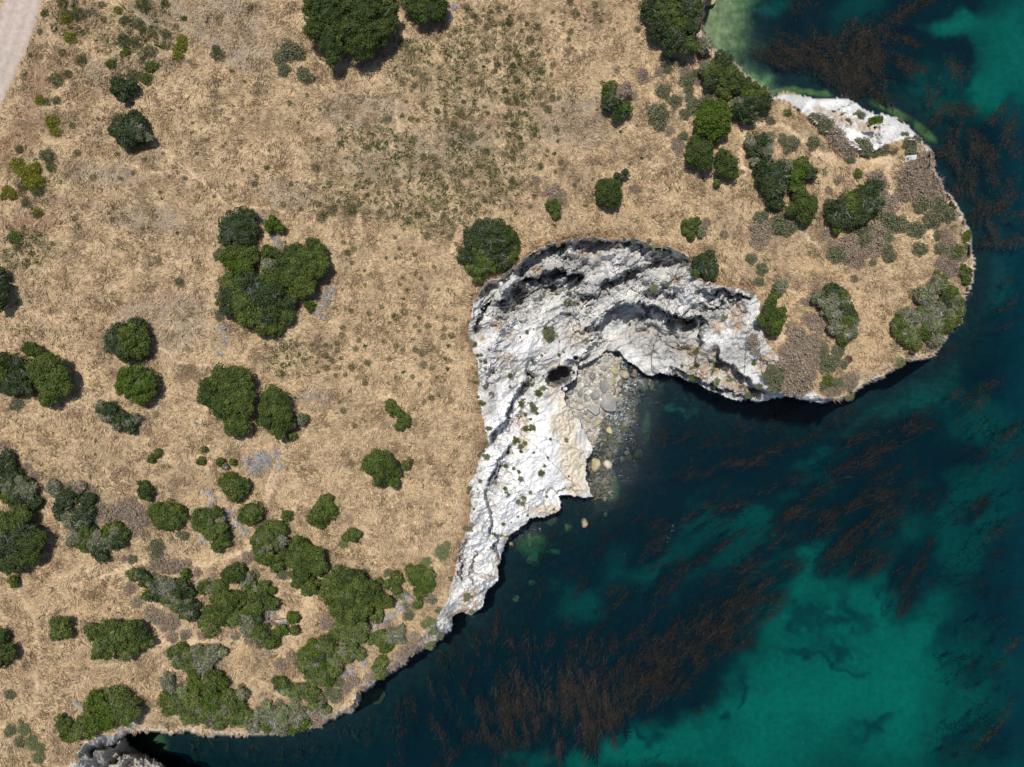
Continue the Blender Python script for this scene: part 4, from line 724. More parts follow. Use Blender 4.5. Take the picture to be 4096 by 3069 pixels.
SHRUBS = '''
G2 250,320,60 190,370,42 215,440,38 310,340,42 345,475,48
G3 1000,730,52 960,700,28 1012,795,28 1055,400,30 1060,440,20 1030,575,32 1050,600,22 1180,510,36 1190,560,26 1110,640,32 1230,670,42 1200,620,26 1170,720,30 1160,860,24 1235,465,24 1310,625,30 1650,1380,36 1420,620,18
N3 900,470,34 1120,910,32 1130,950,26 1075,820,24 1010,450,24 1110,390,24 1170,430,30 845,600,20 590,1010,18 1265,510,26 1650,1470,50 1420,1480,22 850,1190,22 1090,700,16 1600,1630,24 1330,1560,12 400,1270,22 230,1140,22 350,1220,40 740,440,16
G4 410,750,36 260,910,38 400,900,34 480,790,38 790,980,22 840,955,32 915,955,17 865,930,18 690,730,30 950,765,20 1010,910,36 1020,960,30 980,858,22 1050,890,28 1080,1290,40 1150,1390,44 1240,1350,46 880,1400,50 950,1420,40 1050,1450,40 700,1440,44 730,1520,40 860,1570,34 880,1620,34 1070,1575,36 1205,1570,30 130,760,26 620,770,18 180,1420,52 230,1440,42 1190,1480,22 710,920,44 740,950,34 1190,1310,46 630,1000,28 210,880,26 860,1500,30 550,870,30
N4 1000,1130,62 1060,1090,52 1110,1020,48 1140,1150,52 980,1220,52 880,1280,46 540,850,46 580,900,36 820,1480,50 620,1540,46 640,1610,46 1240,1500,34 1270,1560,36 80,1450,52 60,1520,40 800,1550,46 1080,1210,46 1040,1040,36 500,830,34 640,950,44 790,1130,46 830,1160,36 700,1600,36 1180,1240,46 500,1200,20 1340,1600,36 470,1480,30 520,1550,26 560,1130,20
R8 627,690,18
V4 680,1100,24 240,715,22 1365,1500,26 1370,1560,22 1375,1610,17 550,1150,14 1190,1500,16 500,780,20 1305,1600,36 1380,1470,18
G8 75,120,30 60,200,24 200,790,46 170,850,42 120,800,32 240,860,38 140,750,26 490,720,44 560,640,32 555,840,28 470,860,26 460,640,32 520,700,36 590,720,26 10,60,26 1290,30,36 540,30,40 620,60,26 780,80,18 660,180,18
N8 300,560,56 340,640,56 270,690,56 310,790,66 260,840,56 330,860,52 400,600,52 390,700,46 380,780,40 640,810,36 640,850,32 520,890,40 560,870,30 40,600,38 20,560,28 230,640,40 1240,80,40 1300,110,46 1200,100,26 430,460,46 380,440,36 350,330,26 400,300,30 690,70,34 420,250,26 1270,130,36 60,640,26 1140,600,40 1000,660,26
P8 950,710,28 630,920,26 25,880,20
V8 490,820,30 480,855,22 1180,150,22 380,20,14
N3 1270,1430,34 1300,1400,24
G5 110,970,36 80,990,24 1380,30,34 1385,420,28 1380,400,24 1130,200,26
P9 150,1420,36 200,1500,42 240,1600,40 130,1370,22 250,1540,28
N9 960,690,48 1000,720,40 1090,740,42 1080,770,32 1170,820,34 1090,840,34 1030,780,26 1040,380,56 980,370,44 1110,390,50 1170,390,36 1240,430,26 815,530,34 860,620,32 1270,830,24 700,60,56 860,60,52 850,140,50 800,60,50 910,100,42 620,20,42 1560,340,36 1610,310,30 780,340,20 1480,830,30 1570,850,36
G9 985,260,42 990,310,36 830,345,28 1160,200,28 1130,190,20 500,30,28 1160,830,24 60,1200,30 60,1430,34 120,1500,32
N5 500,1500,40 440,1490,36 780,1620,46 820,1600,36 200,1440,30 160,1370,26 560,1520,36 20,1230,30
N10 370,1350,56 310,1370,42 430,1360,40 480,750,40 500,700,26 1000,920,40 960,960,36 600,1150,36 640,1110,40 1040,840,30 900,1010,30 880,760,30 230,450,26 760,1090,30 180,1260,30 700,1150,26 190,1010,40 260,960,36
P10 1210,300,40 1240,260,28 1110,360,34 950,570,36 920,590,26 1130,740,38 1130,880,36 1100,760,24 1150,800,26 590,250,28 240,1160,32 1370,580,20 1395,680,15 1360,600,16
G10 200,440,30 30,440,30 870,430,26 1150,600,30 1000,700,34 1040,640,24 980,640,26 720,430,26 1200,830,22 540,1210,40 500,1180,34 560,1120,36
Y1 1140,300,34 1150,250,28 1120,350,30 110,1040,40 160,1090,42 220,1070,40 240,1150,40 190,1160,36 330,770,36 345,830,30 250,630,26 80,1230,34 40,1200,26 420,110,34 440,240,34 240,1340,24 740,60,24 770,340,20 20,1240,26
V1 500,95,42 420,90,34 390,330,24 355,505,44 430,465,28 870,150,36 900,190,26 970,215,22 1045,215,30 780,260,42 850,270,30 700,400,30 840,480,40 800,320,24 950,320,36 510,380,36 790,130,26 900,30,40 640,30,24 390,10,36 1040,20,30 300,980,44 320,1050,34 120,940,26 90,1500,40 120,1550,24 240,1200,40 150,1170,34 230,1350,28 280,80,22 290,640,24 355,630,26 740,740,28 1380,350,40 1360,310,30 920,500,36 950,420,36 160,1280,30 650,120,20 1160,110,16
X2 1250,110,46 1290,40,42 1230,60,30 60,1380,40 160,1510,44 180,1560,30
X3 1690,640,36 1720,600,22 1160,605,18 1350,330,16 1610,540,22 1500,470,20 1320,240,24
X5 1400,500,42 1420,570,40 1385,650,34 870,1060,40 900,1080,24 1600,1390,54 1640,1310,60 1560,1330,46 1690,1350,52 1320,1540,42 1350,1570,32 1280,1520,24 500,1250,0
X6 480,300,50 520,250,40 430,390,40 470,350,34 100,1310,62 40,1380,50 170,1290,50 60,1310,50 190,1370,34 470,430,22
X9 1500,110,60 1450,50,48 1540,170,40 1420,100,36 1300,200,46 1270,230,30 490,1260,40 520,1290,26 440,1420,36 760,1430,44 850,1380,36 820,1410,30 1290,770,0 1360,820,22 560,130,36 600,90,30 1450,660,36 820,810,26 380,760,22 1150,1000,26 1290,1000,30 1080,1150,34 1090,1310,30 1080,560,40 1150,600,36 980,500,30 1680,690,40 1330,490,36 1640,740,26
X10 1000,590,46 950,650,50 1120,540,42 1150,590,30 900,700,36 800,750,50 740,810,46 860,720,36 640,1050,44 720,1000,34 590,1070,32 210,270,34 160,290,28 430,480,24 110,590,40 140,680,34 200,740,34 760,870,34 690,800,30 1070,580,26 500,150,0 390,1170,24 1020,840,24 940,940,26 720,700,20
X12 0,0,0
X8 190,215,26 60,60,14 300,670,24 230,700,30
X4 1110,960,24 1130,930,20 210,1020,24
'''
items = {}
libs = {'1': shrub_lib('W', 5, 6, .9, .8, True), 'G': shrub_lib('G', 6, 14), 'N': shrub_lib('N', 6, 46, .8, .45), 'P': shrub_lib('P', 3, 6, 1.2, .7, True), 'V': shrub_lib('V', 5, 4, 1.0, .7), 'Y': shrub_lib('Y', 4, 4, 1.1, .7), 'R': shrub_lib('R', 1, 14)}
dead = []
for i in range(6):
    V, F, C = twig_arrays(0, 0, 0, 1.0, 62, hgt_=1.1, thick=.024, seg=4, col=(.50, .49, .48)); dead.append(mesh('branches', V, F, M_twig, C))
for line in SHRUBS.strip().split('\n'):
    hd, rest = line.split(' ', 1); kd = hd[0]; z = int(hd[1:]); nm, desc, cat, grp, zs = SH[kd]
    for tkn in rest.split():
        x, y, r_ = map(float, tkn.split(','))
        if r_ < 5: continue
        u, v = zz(z, x, y)
        if kd == 'X':
            g0 = hpix(u, v); X0, Y0 = W(u, v, g0 + .3); s_ = r_ * ZS * S * 1.1
            near = min([abs(u - CU)], default=0); o = link(nm, random.choice(dead), None, (X0, Y0, g0 + .15), random.uniform(0, 6.28), (s_, s_, s_ * .9))
        else: o = put(libs['1' if kd == 'V' and z == 1 and random.random() < .8 else kd], nm, u, v, r_ * ZS * (1.7 if z in (3, 4, 8) else 1.42), zs)
        tag(o, None, cat, grp); items.setdefault(kd, []).append((o, u, v))
RIM = [(1741,2488),(1805,2336),(1843,2171),(1874,2114),(1884,2014),(1877,1938),(1919,1824),(1950,1780),(1931,1665),(1912,1602),(1910,1519),(1887,1393),(1871,1342),(1893,1209),(1944,1133),(2040,1080),(2127,1014),(2190,982),(2253,963),(2329,950),(2443,957),(2539,957),(2608,976),(2716,1007),(2800,1112),(2900,1150),(2960,1160),(3020,1180)]
for i_ in range(len(RIM) - 1):
    for k_ in range(3):
        f_ = random.random(); u_ = RIM[i_][0] + (RIM[i_ + 1][0] - RIM[i_][0]) * f_ + random.uniform(-9, 9); v_ = RIM[i_][1] + (RIM[i_ + 1][1] - RIM[i_][1]) * f_ + random.uniform(-9, 9)
        EXTRA.append((random.choice('NGNG'), u_, v_, random.uniform(7, 15)))
for kd, u, v, r_ in EXTRA:
    if hpix(u, v) < -6 or v > 2960: continue
    nm, desc, cat, grp, zs = SH[kd]
    if kd == 'X':
        g0 = hpix(u, v); X0, Y0 = W(u, v, g0 + .3); s_ = r_ * S * 1.3; o = link(nm, random.choice(dead), None, (X0, Y0, g0 + .25), random.uniform(0, 6.28), (s_, s_, s_ * .9))
    else: o = put(libs[kd], nm, u, v, r_ * 1.2, zs)
    tag(o, None, cat, grp); items.setdefault(kd, []).append((o, u, v))
for kd, lst in items.items():
    if kd == 'R': lst[0][0]['label'] = 'single reddish brown round shrub in the lower headland grass'
    else: place_labels(lst, SH[kd][1])

# ---------------------------------------------------------------- small green weeds in the meadow and on the white cliff
WEEDS = '''
1 1580,50,22 1110,165,20 1465,450,22 155,475,18 455,790,20 490,965,24 740,975,20 910,1010,20 585,1120,24 840,1090,20 765,1130,18 1010,1215,18 710,1385,22 685,1345,15 715,1315,14 1330,1380,12 1545,515,16 1600,655,14 840,655,14 1030,970,16 1215,775,12 1310,885,14 1205,835,12 1610,1160,22 1680,1060,20 1455,1200,16 1170,1125,16 1070,1115,16 1530,1070,16 250,1480,24 470,1380,22 410,1600,18 330,1540,20 100,1560,22 200,1600,20 1275,1455,12 1120,1470,14 900,1440,16 620,750,14 250,200,22 195,350,20 1610,1110,16 1350,1240,14 500,1430,14
2 570,910,24 740,930,20 870,750,34 305,775,16 415,1060,38 750,840,16 615,740,18 540,955,14 860,905,16 1095,990,26 1185,705,22 1235,705,16 1330,720,30 1345,640,20 1320,560,20 1435,690,18 1500,715,18 1505,805,18 1290,790,30 1400,870,32 1340,860,30 1325,920,20 1490,960,30 1325,1000,20 1270,900,30 1090,1100,20 1195,1050,18 1200,1120,20 1515,1090,16 1450,1050,24 1390,1090,20 1650,1150,22 1480,1155,18 1190,1245,20 1235,1270,26 1385,1340,24 1490,1270,16 1220,1360,26 1290,1330,20 930,1290,20 825,1335,26 870,1310,14 650,1320,44 690,1290,20 520,1330,40 450,1370,42 470,1350,30 430,1290,26 560,1270,20 500,1150,20 880,1120,18 740,1230,20 810,1220,18 1120,1490,30 1270,1490,24 1300,1540,18 1000,1390,26 1060,1360,30 1210,1470,18 590,1530,20 655,1570,24 610,1590,20 915,1500,16 945,1570,16 985,640,16 1090,650,16 1020,550,14 1015,750,24 1060,760,20 960,730,20 1610,570,20 1550,590,20 1680,340,28 1700,400,18 1660,420,24 1690,500,20 1560,410,26 1545,450,20 1640,130,30 1570,60,22 1520,130,24 1410,100,24 1370,50,24 1180,245,16 1105,465,12 1190,490,14 1475,425,10 1300,445,12 1680,1345,16 1240,1180,20 730,1150,18 260,1160,20 320,1320,18 210,1290,20 40,1120,18 440,690,14 430,880,18 250,650,20 360,600,16 110,1060,16 1700,720,24 1690,650,24 1720,600,26 1700,870,24 1660,1000,20 1560,860,16 1460,740,14 1600,300,14 1640,290,14
3 190,255,34 255,250,18 135,195,18 60,150,26 40,290,14 100,290,18 115,360,26 85,415,26 120,410,14 240,170,26 200,340,26 245,345,18 260,450,28 335,410,28 325,470,16 105,510,24 30,565,16 335,570,16 330,620,28 300,690,28 370,620,18 275,660,16 220,820,26 215,850,20 280,800,14 355,815,24 365,890,14 130,870,16 255,1050,26 385,1025,22 350,1085,16 145,1060,14 75,1150,20 80,1120,14 100,1340,16 190,1305,16 215,1240,18 495,1135,14 585,1130,14 825,1030,18 820,1005,12 895,995,10 825,1190,14 870,185,26 720,185,14 540,180,14 480,85,30 600,90,20 335,75,16 325,135,12 445,200,24 430,250,22 630,135,10 175,155,12 600,30,24 440,10,24 305,320,16 35,50,24 50,640,26 100,620,26 150,660,22 160,720,22 40,740,22 90,780,22 60,850,22 80,960,22 210,580,20 300,950,16 350,1420,12 410,1560,16 645,1530,20 640,520,16 400,690,14 470,1170,18 340,970,12 540,1300,8 1285,1135,10 1530,1085,20 1670,1365,18 760,830,12
6 640,80,16 725,130,14 725,220,14 945,215,20 990,250,12 1080,180,16 1240,350,16 830,360,20 750,400,20 760,440,14 640,385,20 975,310,12 970,345,14 975,390,28 920,425,32 880,460,16 905,410,18 1065,430,16 1040,480,18 1070,510,14 1125,480,26 1180,425,14 1225,500,20 1220,545,22 1270,540,24 1295,440,16 845,580,20 865,525,14 920,605,22 965,635,18 1045,630,26 1085,655,26 1095,725,30 1150,745,20 880,690,20 740,715,26 640,740,26 685,570,18 665,625,20 585,490,22 580,540,24 550,590,24 480,600,18 390,600,16 480,665,24 550,630,22 520,700,22 485,745,24 430,770,18 575,685,18 1230,685,12 1180,805,14 1070,850,16 1025,800,20 920,805,14 970,765,12 725,840,26 630,890,14 1145,935,22 1190,915,16 1100,960,18 590,1015,24 660,1110,20 310,660,14 420,710,16 565,960,14 1110,240,18 1190,250,14 1165,110,18 1040,30,18 920,50,16 1250,750,8 730,605,8 1250,600,8 620,20,26 560,740,18 600,790,18 540,790,18 860,50,14
'''
wl = shrub_lib('W', 6, 2, .62, .8, True)
wlist = []
for line in WEEDS.strip().split('\n'):
    z, rest = line.split(' ', 1)
    for tkn in rest.split():
        x, y, r_ = map(float, tkn.split(',')); u, v = zz(int(z), x, y); wlist.append((u, v, r_ * ZS))
wlist.sort(key=lambda q: -q[2]); big, small = wlist[:296], wlist[296:]
wi_ = []
for u, v, r_ in big:
    g0 = hpix(u, v); x, y = W(u, v, g0 + .1); fm, _t = random.choice(wl); s_ = r_ * S * 1.2
    o = link('weed_tuft', fm, None, (x, y, g0 - .02), random.uniform(0, 6.28), (s_ * 1.0, s_ * random.uniform(.8, 1.1), s_ * 1.1)); tag(o, None, 'weed', 'green weed tufts in the dry meadow'); wi_.append((o, u, v))
place_labels(wi_, 'green weed tuft')
def scatter_tufts(pts, sizes, nb, cols, lean, width=.05, flat=.35, name='x', mat=None):
    """tufts of single-triangle blades; pts (n,3)"""
    n = len(pts); P = np.repeat(pts, nb, 0); s_ = np.repeat(sizes, nb)[:, None]; c = np.repeat(cols, nb, 0)
    m_ = len(P); th = np.repeat(lean, nb) + RNG.normal(size=m_) * .75; el = np.abs(RNG.normal(size=m_) * .3) + flat
    d = np.stack([np.cos(th) * np.cos(el), np.sin(th) * np.cos(el), np.sin(el)], 1); sd = np.stack([-np.sin(th), np.cos(th), np.zeros(m_)], 1)
    b = P + np.stack([RNG.normal(size=m_), RNG.normal(size=m_), np.zeros(m_)], 1) * .35 * s_; wd = width * RNG.uniform(.6, 1.5, m_)[:, None]
    V = np.stack([b - sd * wd, b + sd * wd, b + d * s_ * RNG.uniform(.7, 1.4, m_)[:, None]], 1).reshape(-1, 3)
    C = np.repeat(c * RNG.uniform(.75, 1.25, m_)[:, None], 3, 0)
    return mesh(name, V, np.arange(3 * m_).reshape(m_, 3), mat or M_blade, C)
# ground samples over the meadow
def meadow_pts(n):
    u = RNG.uniform(-150, 4000, n); v = RNG.uniform(-150, 3200, n); h, l, p, dcc, drr, _, _ = hgt(u, v)
    kk = p & (drr > 3) & ~((u < 190 - v * .42) & (v < 450)); return u[kk], v[kk], h[kk]
u, v, h = meadow_pts(150000); kx = S * (H - h) / H; P = np.stack([(u - CU) * kx, -(v - CV) * kx, h - .02], 1)
nn = fbm(u, v, 90, 3, 301); n_b = fbm(u, v, 28, 2, 302); lean = 6.5 * fbm(u, v, 300, 3, 303) - 1.1
cols = np.array((.50, .365, .215)) + (np.array((.30, .215, .13)) - np.array((.50, .365, .215))) * sm(-.2, .5, nn + .5 * n_b)[:, None]
cols = cols * RNG.uniform(.75, 1.2, len(u))[:, None]
dk = RNG.random(len(u)) < .06 * (n_b > 0); cols[dk] = np.array((.13, .105, .06)) * RNG.uniform(.6, 1.3, (dk.sum(), 1)); lt = RNG.random(len(u)) < .35 * (nn < .1); lt &= ~dk; cols[lt] = np.array((.66, .50, .31)) * RNG.uniform(.8, 1.1, (lt.sum(), 1))  # dk: small shadow flecks put into the colour of some tufts
pd = np.full(len(u), 99.0)
for pts, wd in PATHS: pd = np.minimum(pd, seg_dist(u + 24 * fbm(u, v, 110, 4, 202), v + 12 * fbm(u, v, 34, 4, 203, .65), pts)[0] / wd)
keep = (pd > 1.1) & ((nn + .7 * n_b + RNG.normal(size=len(u)) * .35) > -.1)
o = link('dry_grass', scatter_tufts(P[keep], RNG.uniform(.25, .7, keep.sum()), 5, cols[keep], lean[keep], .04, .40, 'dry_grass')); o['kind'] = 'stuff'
# green ground weeds too small and too many to count
gz = blobs(GRNZ, u, v); sel = RNG.random(len(u)) < gz * .42 * (n_b > -.12) + .006
o = link('small_weeds', scatter_tufts(P[sel], RNG.uniform(.22, .6, sel.sum()), 9, np.array((.085, .105, .032)) * RNG.uniform(.7, 1.6, (sel.sum(), 1)), lean[sel], .045, .6, 'small_weeds', M_leaf)); o['kind'] = 'stuff'
us = np.array([q[0] for q in small]); vs = np.array([q[1] for q in small]); hs = hpix_a(us, vs); kx = S * (H - hs) / H
P2 = np.stack([(us - CU) * kx, -(vs - CV) * kx, hs], 1)
if len(P2): o = link('tiny_weeds', scatter_tufts(P2, np.full(len(P2), .32), 26, np.zeros((len(P2), 3)) + np.array((.06, .10, .02)), RNG.uniform(0, 6, len(P2)), .05, .7, 'tiny_weeds', M_leaf)); o['kind'] = 'stuff'
# plants on the cliff: crops 6 (1850,900) and 7 (1850,1300) and 8 (1800,1700), scale .2716
CP = '''
C6 860,1420,24 945,1570,20 1045,1530,10 590,1385,10 1225,1400,12 1270,1420,12 1340,1420,20 1215,1490,20 1270,1570,80 1400,1640,22 1640,1275,24 1730,1450,20 1790,1390,12 1320,1040,34 1390,1010,26 1330,990,28 1580,1140,40 1640,1150,26 1510,1140,24 1710,1170,24 1580,975,28 1680,1000,20 1780,1060,18 1810,1190,22 1145,1055,26 1190,1010,18 1020,590,16 1520,320,36 2060,270,40 985,800,18 1110,760,22 1690,690,16 1930,620,14 1940,720,18 1400,945,10 845,615,12
C7 180,280,34 110,220,26 165,350,24 330,540,26 240,590,26 215,450,22 270,450,26 345,640,26 260,530,22 950,100,22 850,180,16 865,230,14 780,255,14 1220,60,26 1300,120,60 1270,170,60 1405,180,24 1425,250,14 1460,290,10 1495,400,14 1420,440,24 1165,450,20 1215,420,14 1030,520,24 700,745,36 325,915,22 285,945,16 425,1020,36 290,1170,46 1040,900,44 1110,1010,60 1200,950,50 1260,900,20 860,1160,44 900,1120,30 1010,1190,52 1050,1240,46 1100,1300,26 830,1370,44 920,1320,22 1000,1400,26 930,1530,36 1020,1520,46 385,1560,40 700,910,20 1235,655,14 1240,795,14 1190,750,12 940,390,14 385,360,14 500,80,0
C8 565,80,46 1110,50,28 1200,60,46 975,230,50 1100,270,30 1040,320,36 1050,390,26 870,410,20 945,420,26 1700,225,42 1480,210,22 1235,410,18 1440,480,18 1390,600,26 1340,710,50 835,600,46 935,645,22 1005,700,30 1040,800,30 740,670,30 780,640,24 810,940,26 835,1025,40 1185,1000,26 1100,1080,44 1100,1190,60 1000,1135,36 1000,1215,24 1275,1185,22 1425,1060,20 435,830,24 455,770,12 400,955,12 345,1240,18 325,1450,20 325,1570,14 780,1465,24 545,470,40 1140,1335,18 1000,1355,16 1750,760,16 640,1620,36 900,1440,14 1530,1245,16 490,450,20
'''
co = {'C6': (1850, 900), 'C7': (1850, 1300), 'C8': (1800, 1700)}; cpl = []
for line in CP.strip().split('\n'):
    z, rest = line.split(' ', 1)
    for tkn in rest.split():
        x, y, r_ = map(float, tkn.split(','))
        if r_ < 5: continue
        u, v = co[z][0] + x * .2716, co[z][1] + y * .2716; cpl.append((u, v, r_ * .2716 * 1.6))
for (z, x, y, r_) in [(7,1420,420,20),(7,1220,740,18),(7,1150,732,12),(7,1340,720,26),(7,1370,830,26),(7,1470,830,28),(7,1220,800,24),(7,1570,915,22),(7,1440,830,18),(7,1250,630,18),(7,1190,470,26),(7,1350,770,22),(7,975,240,26),(7,1060,210,18),(7,820,468,10),(7,1605,715,16),(7,700,440,0.1),(4,620,770,14),(4,880,795,12),(3,640,1530,20),(3,990,1570,28),(7,1640,860,20),(7,1520,870,18)]:
    if r_ > 1: u, v = zz(z, x, y); cpl.append((u, v, r_ * ZS * 1.4))
ci = []
cliff_lib = shrub_lib('V', 3, 3, .8, .6) + shrub_lib('P', 2, 3, .9, .6) + shrub_lib('G', 2, 3, .9, .6)
for u, v, r_ in cpl:
    o = put(cliff_lib, 'cliff_plant', u, v, r_, .9); tag(o, None, 'plant', 'green plants growing on the white cliff'); ci.append((o, u, v))
LM2, LM = LM, [(2240,1500,'the cave hole'),(2350,1870,'the two yellow boulders'),(2090,1440,'the brown soil patch'),(1990,1030,'the cove rim shrub'),(2040,1800,'the long dark ledge'),(3060,1270,'the narrow cove end oak'),(2230,1160,'the upper shaded wall'),(2817,1055,'the cove rim oak'),(3400,490,'the white slab'),(1900,1560,'the middle left rim'),(1850,2100,'the lower left rim'),(2860,1430,'the brown soil gully'),(2130,1650,'the green bench patch'),(2100,2010,'the lower white bench')]
place_labels(ci, 'small green plant'); LM = LM2

# ---------------------------------------------------------------- boulders
def boulder(seed, cuts=14):
    r2 = np.random.default_rng(seed); V = ICO3[0].copy()
    for _ in range(cuts):
        n = r2.normal(size=3); n /= np.linalg.norm(n); d = r2.uniform(.5, .82); s_ = V @ n; V = V - np.clip(s_ - d, 0, None)[:, None] * n * .92
    V = V * (1 + .05 * np.sin(V[:, :1] * 7 + seed) * np.sin(V[:, 1:2] * 8) * np.cos(V[:, 2:] * 6)); V /= np.abs(V[:, :2]).max()
    return V
ST = {'g': (.28, .27, .25), 'l': (.40, .385, .355), 'c': (.48, .44, .36), 'w': (.66, .63, .57), 't': (.36, .31, .22), 'b': (.20, .165, .125), 'y': (.46, .39, .22), 'p': (.58, .52, .40), 'd': (.15, .145, .14), 'o': (.46, .27, .15), 'v': (.17, .17, .08), 's': (.17, .155, .12), 'r': (.22, .12, .09)}
SN = {'g': 'grey', 'l': 'light grey', 'c': 'cream', 'w': 'white', 't': 'tan', 'b': 'wet brown', 'y': 'yellow', 'p': 'pale cream', 'd': 'dark grey', 'o': 'orange', 'v': 'olive weedy', 's': 'submerged grey-brown', 'r': 'reddish'}
A = (2180, 1380); B = (2180, 1680); q = .1992
BL = [(A,1200,800,105,165,-8,'g'),(A,1590,600,108,112,0,'t'),(A,1520,785,80,85,0,'b'),(A,1365,740,58,88,0,'t'),(A,1275,1150,225,165,38,'l'),(A,1000,1310,165,105,6,'l'),(A,985,1030,112,95,-30,'g'),(A,500,930,90,85,0,'g'),(A,760,560,60,66,0,'g'),(A,1180,480,70,58,0,'g'),
 (A,1285,520,46,62,10,'t'),(A,1400,530,75,98,15,'y'),(A,960,640,90,85,0,'g'),(A,850,690,58,60,0,'l'),(A,820,795,92,48,0,'g'),(A,500,820,70,52,0,'g'),(A,530,735,26,26,0,'d'),(A,600,480,80,55,20,'w'),(A,1240,280,48,78,15,'l'),(A,1320,190,55,60,0,'l'),(A,1320,50,78,80,20,'l'),
 (A,1440,360,112,50,-22,'t'),(A,1312,375,50,38,0,'c'),(A,1190,380,55,40,0,'c'),(A,700,960,66,84,0,'g'),(A,600,1090,62,55,0,'c'),(A,690,1250,105,68,0,'c'),(A,540,1220,80,55,20,'c'),(A,1385,940,48,88,10,'b'),(A,1450,840,36,36,0,'b'),(A,1075,360,34,28,0,'d'),
 (A,1112,598,28,34,0,'d'),(A,1090,670,20,20,0,'o'),(A,1000,760,50,42,0,'w'),(A,1045,890,30,20,0,'p'),(A,640,1390,58,46,0,'c'),(A,755,1430,66,54,0,'g'),(A,820,1360,66,56,0,'g'),(A,850,1510,85,66,0,'t'),(A,1050,1570,180,80,-48,'t'),(A,1268,1460,50,88,-20,'v'),
 (A,1170,1400,42,50,0,'b'),(A,1470,1000,36,72,5,'s'),(A,1550,980,42,48,0,'s'),(A,820,1060,55,86,0,'g'),(A,1745,600,40,38,0,'b'),(A,940,700,45,40,0,'g'),(A,1430,600,40,50,0,'c'),(A,1060,520,45,40,0,'w'),(A,690,700,50,50,0,'g'),(A,590,640,60,36,0,'w'),(A,900,940,50,60,0,'w'),(A,1320,850,24,22,0,'o'),(A,1530,480,24,22,0,'o'),(A,930,1440,50,40,0,'g'),
 (A,650,830,60,40,0,'c'),(A,400,880,46,40,0,'w'),(A,880,540,50,40,0,'c'),(A,850,460,40,32,0,'g'),(A,1160,700,44,50,0,'c'),(A,720,1180,60,36,0,'g'),(A,860,1170,60,36,0,'w'),(A,1040,1160,50,28,0,'t'),
 (B,1005,905,110,150,8,'y'),(B,1235,885,118,115,-35,'p'),(B,1298,205,85,100,-20,'y'),(B,1040,262,58,60,0,'c'),(B,952,325,36,58,-10,'y'),(B,875,255,36,34,0,'w'),(B,955,215,26,46,-10,'c'),(B,893,205,32,36,-30,'r'),(B,885,318,28,28,0,'c'),(B,970,420,54,52,0,'t'),(B,1052,410,32,38,20,'v'),
 (B,920,462,30,32,0,'v'),(B,1190,400,82,44,-12,'t'),(B,1310,500,70,72,0,'s'),(B,1065,505,66,60,-30,'s'),(B,1875,690,108,100,-15,'v'),(B,1690,765,80,82,10,'v'),(B,1650,655,56,52,0,'b'),(B,1560,780,55,48,0,'v'),(B,1205,1095,112,80,10,'s'),(B,1785,915,58,48,0,'v'),(B,1380,1080,52,42,0,'v'),
 (B,1400,1250,52,62,0,'v'),(B,1245,55,34,58,0,'y'),(B,1130,300,30,34,0,'t'),(B,1190,305,28,32,0,'b'),(B,850,160,40,40,0,'c'),(B,920,160,36,24,0,'p'),(B,1110,180,40,60,0,'s'),(B,1665,585,34,30,0,'v')]
for (z, x, y, a1, b1, an, c) in [(11,315,95,42,44,0,'s'),(11,532,115,26,30,0,'y'),(11,65,245,18,12,0,'y'),(11,185,252,20,22,0,'v'),(11,430,145,36,34,0,'v'),(11,215,350,54,54,0,'v'),(11,340,300,66,22,0,'v'),(11,205,490,28,24,0,'v'),(11,100,600,24,22,0,'v'),(11,668,65,20,22,0,'v'),(10,790,1215,66,56,-20,'v'),(11,390,430,26,24,0,'v'),(3,1330,12,58,26,-32,'y'),(10,1678,585,24,18,0,'v'),(7,850,1340,18,16,0,'v'),(10,1650,250,16,12,0,'o')]:
    u, v = zz(z, x, y); BL.append(((u - 0, v - 0), 0, 0, a1 * ZS / q, b1 * ZS / q, an, c))
blib = [boulder(i * 7 + 3) for i in range(10)]
names = {}
for i, (o0, x, y, a1, b1, an, c) in enumerate(BL):
    u, v = o0[0] + x * q, o0[1] + y * q; g0 = hpix(u, v); sx = a1 * q * S * 1.14; sy = b1 * q * S * 1.14; sz = min(sx, sy) * random.uniform(.62, .85)
    z0 = g0 + sz * .25
    if c in 'sv': z0 = min(z0, WL - sz * .55 + (.18 if i % 3 else -.1)) if g0 < WL else z0
    elif g0 < WL: z0 = max(z0, WL + sz * .05)
    X0, Y0 = W(u, v, z0 + sz * .3); Vb = blib[i % 10] * np.array((sx, sy, sz)) * 1.04
    cc = np.zeros((len(Vb), 3)) + np.array(ST[c]); f = sm(-.2, .8, np.sin(Vb[:, 0] * 3.1 / max(sx, .3) + i) * np.cos(Vb[:, 1] * 2.3 / max(sy, .3)))[:, None]; cc = cc * (.82 + .3 * f)
    if z0 - sz * .3 < WL + .3: cc = np.where((Vb[:, 2:] + z0) < WL + .22, cc * .5, cc)          # stained dark by the tide
    me = mesh('boulder', Vb, ICO3[1], M_wet if c in 'svb' else M_stone, cc, False)
    ob = link('boulder', me, None, (X0, Y0, z0), math.radians(-an)); size = 'large' if a1 * b1 > 11000 else ('small' if a1 * b1 < 2200 else 'mid-sized')
    tag(ob, None, 'boulder', 'boulders in and around the cove'); names.setdefault((size, SN[c]), []).append((ob, u, v))
LM = [(2240,1500,'the cave hole'),(2350,1870,'the pair of yellow boulders'),(2430,1610,'the largest speckled boulder'),(2420,1540,'the tall grey boulder'),(2500,1500,'the waterline below the small cave'),(2335,1735,'the foot of the white bench'),(2460,1415,'the small dark cave'),(2180,2070,'the lower bench edge'),(1450,2790,'the lower shore notch'),(2820,20,'the top edge shore'),(2550,1825,'the outer submerged rocks')]
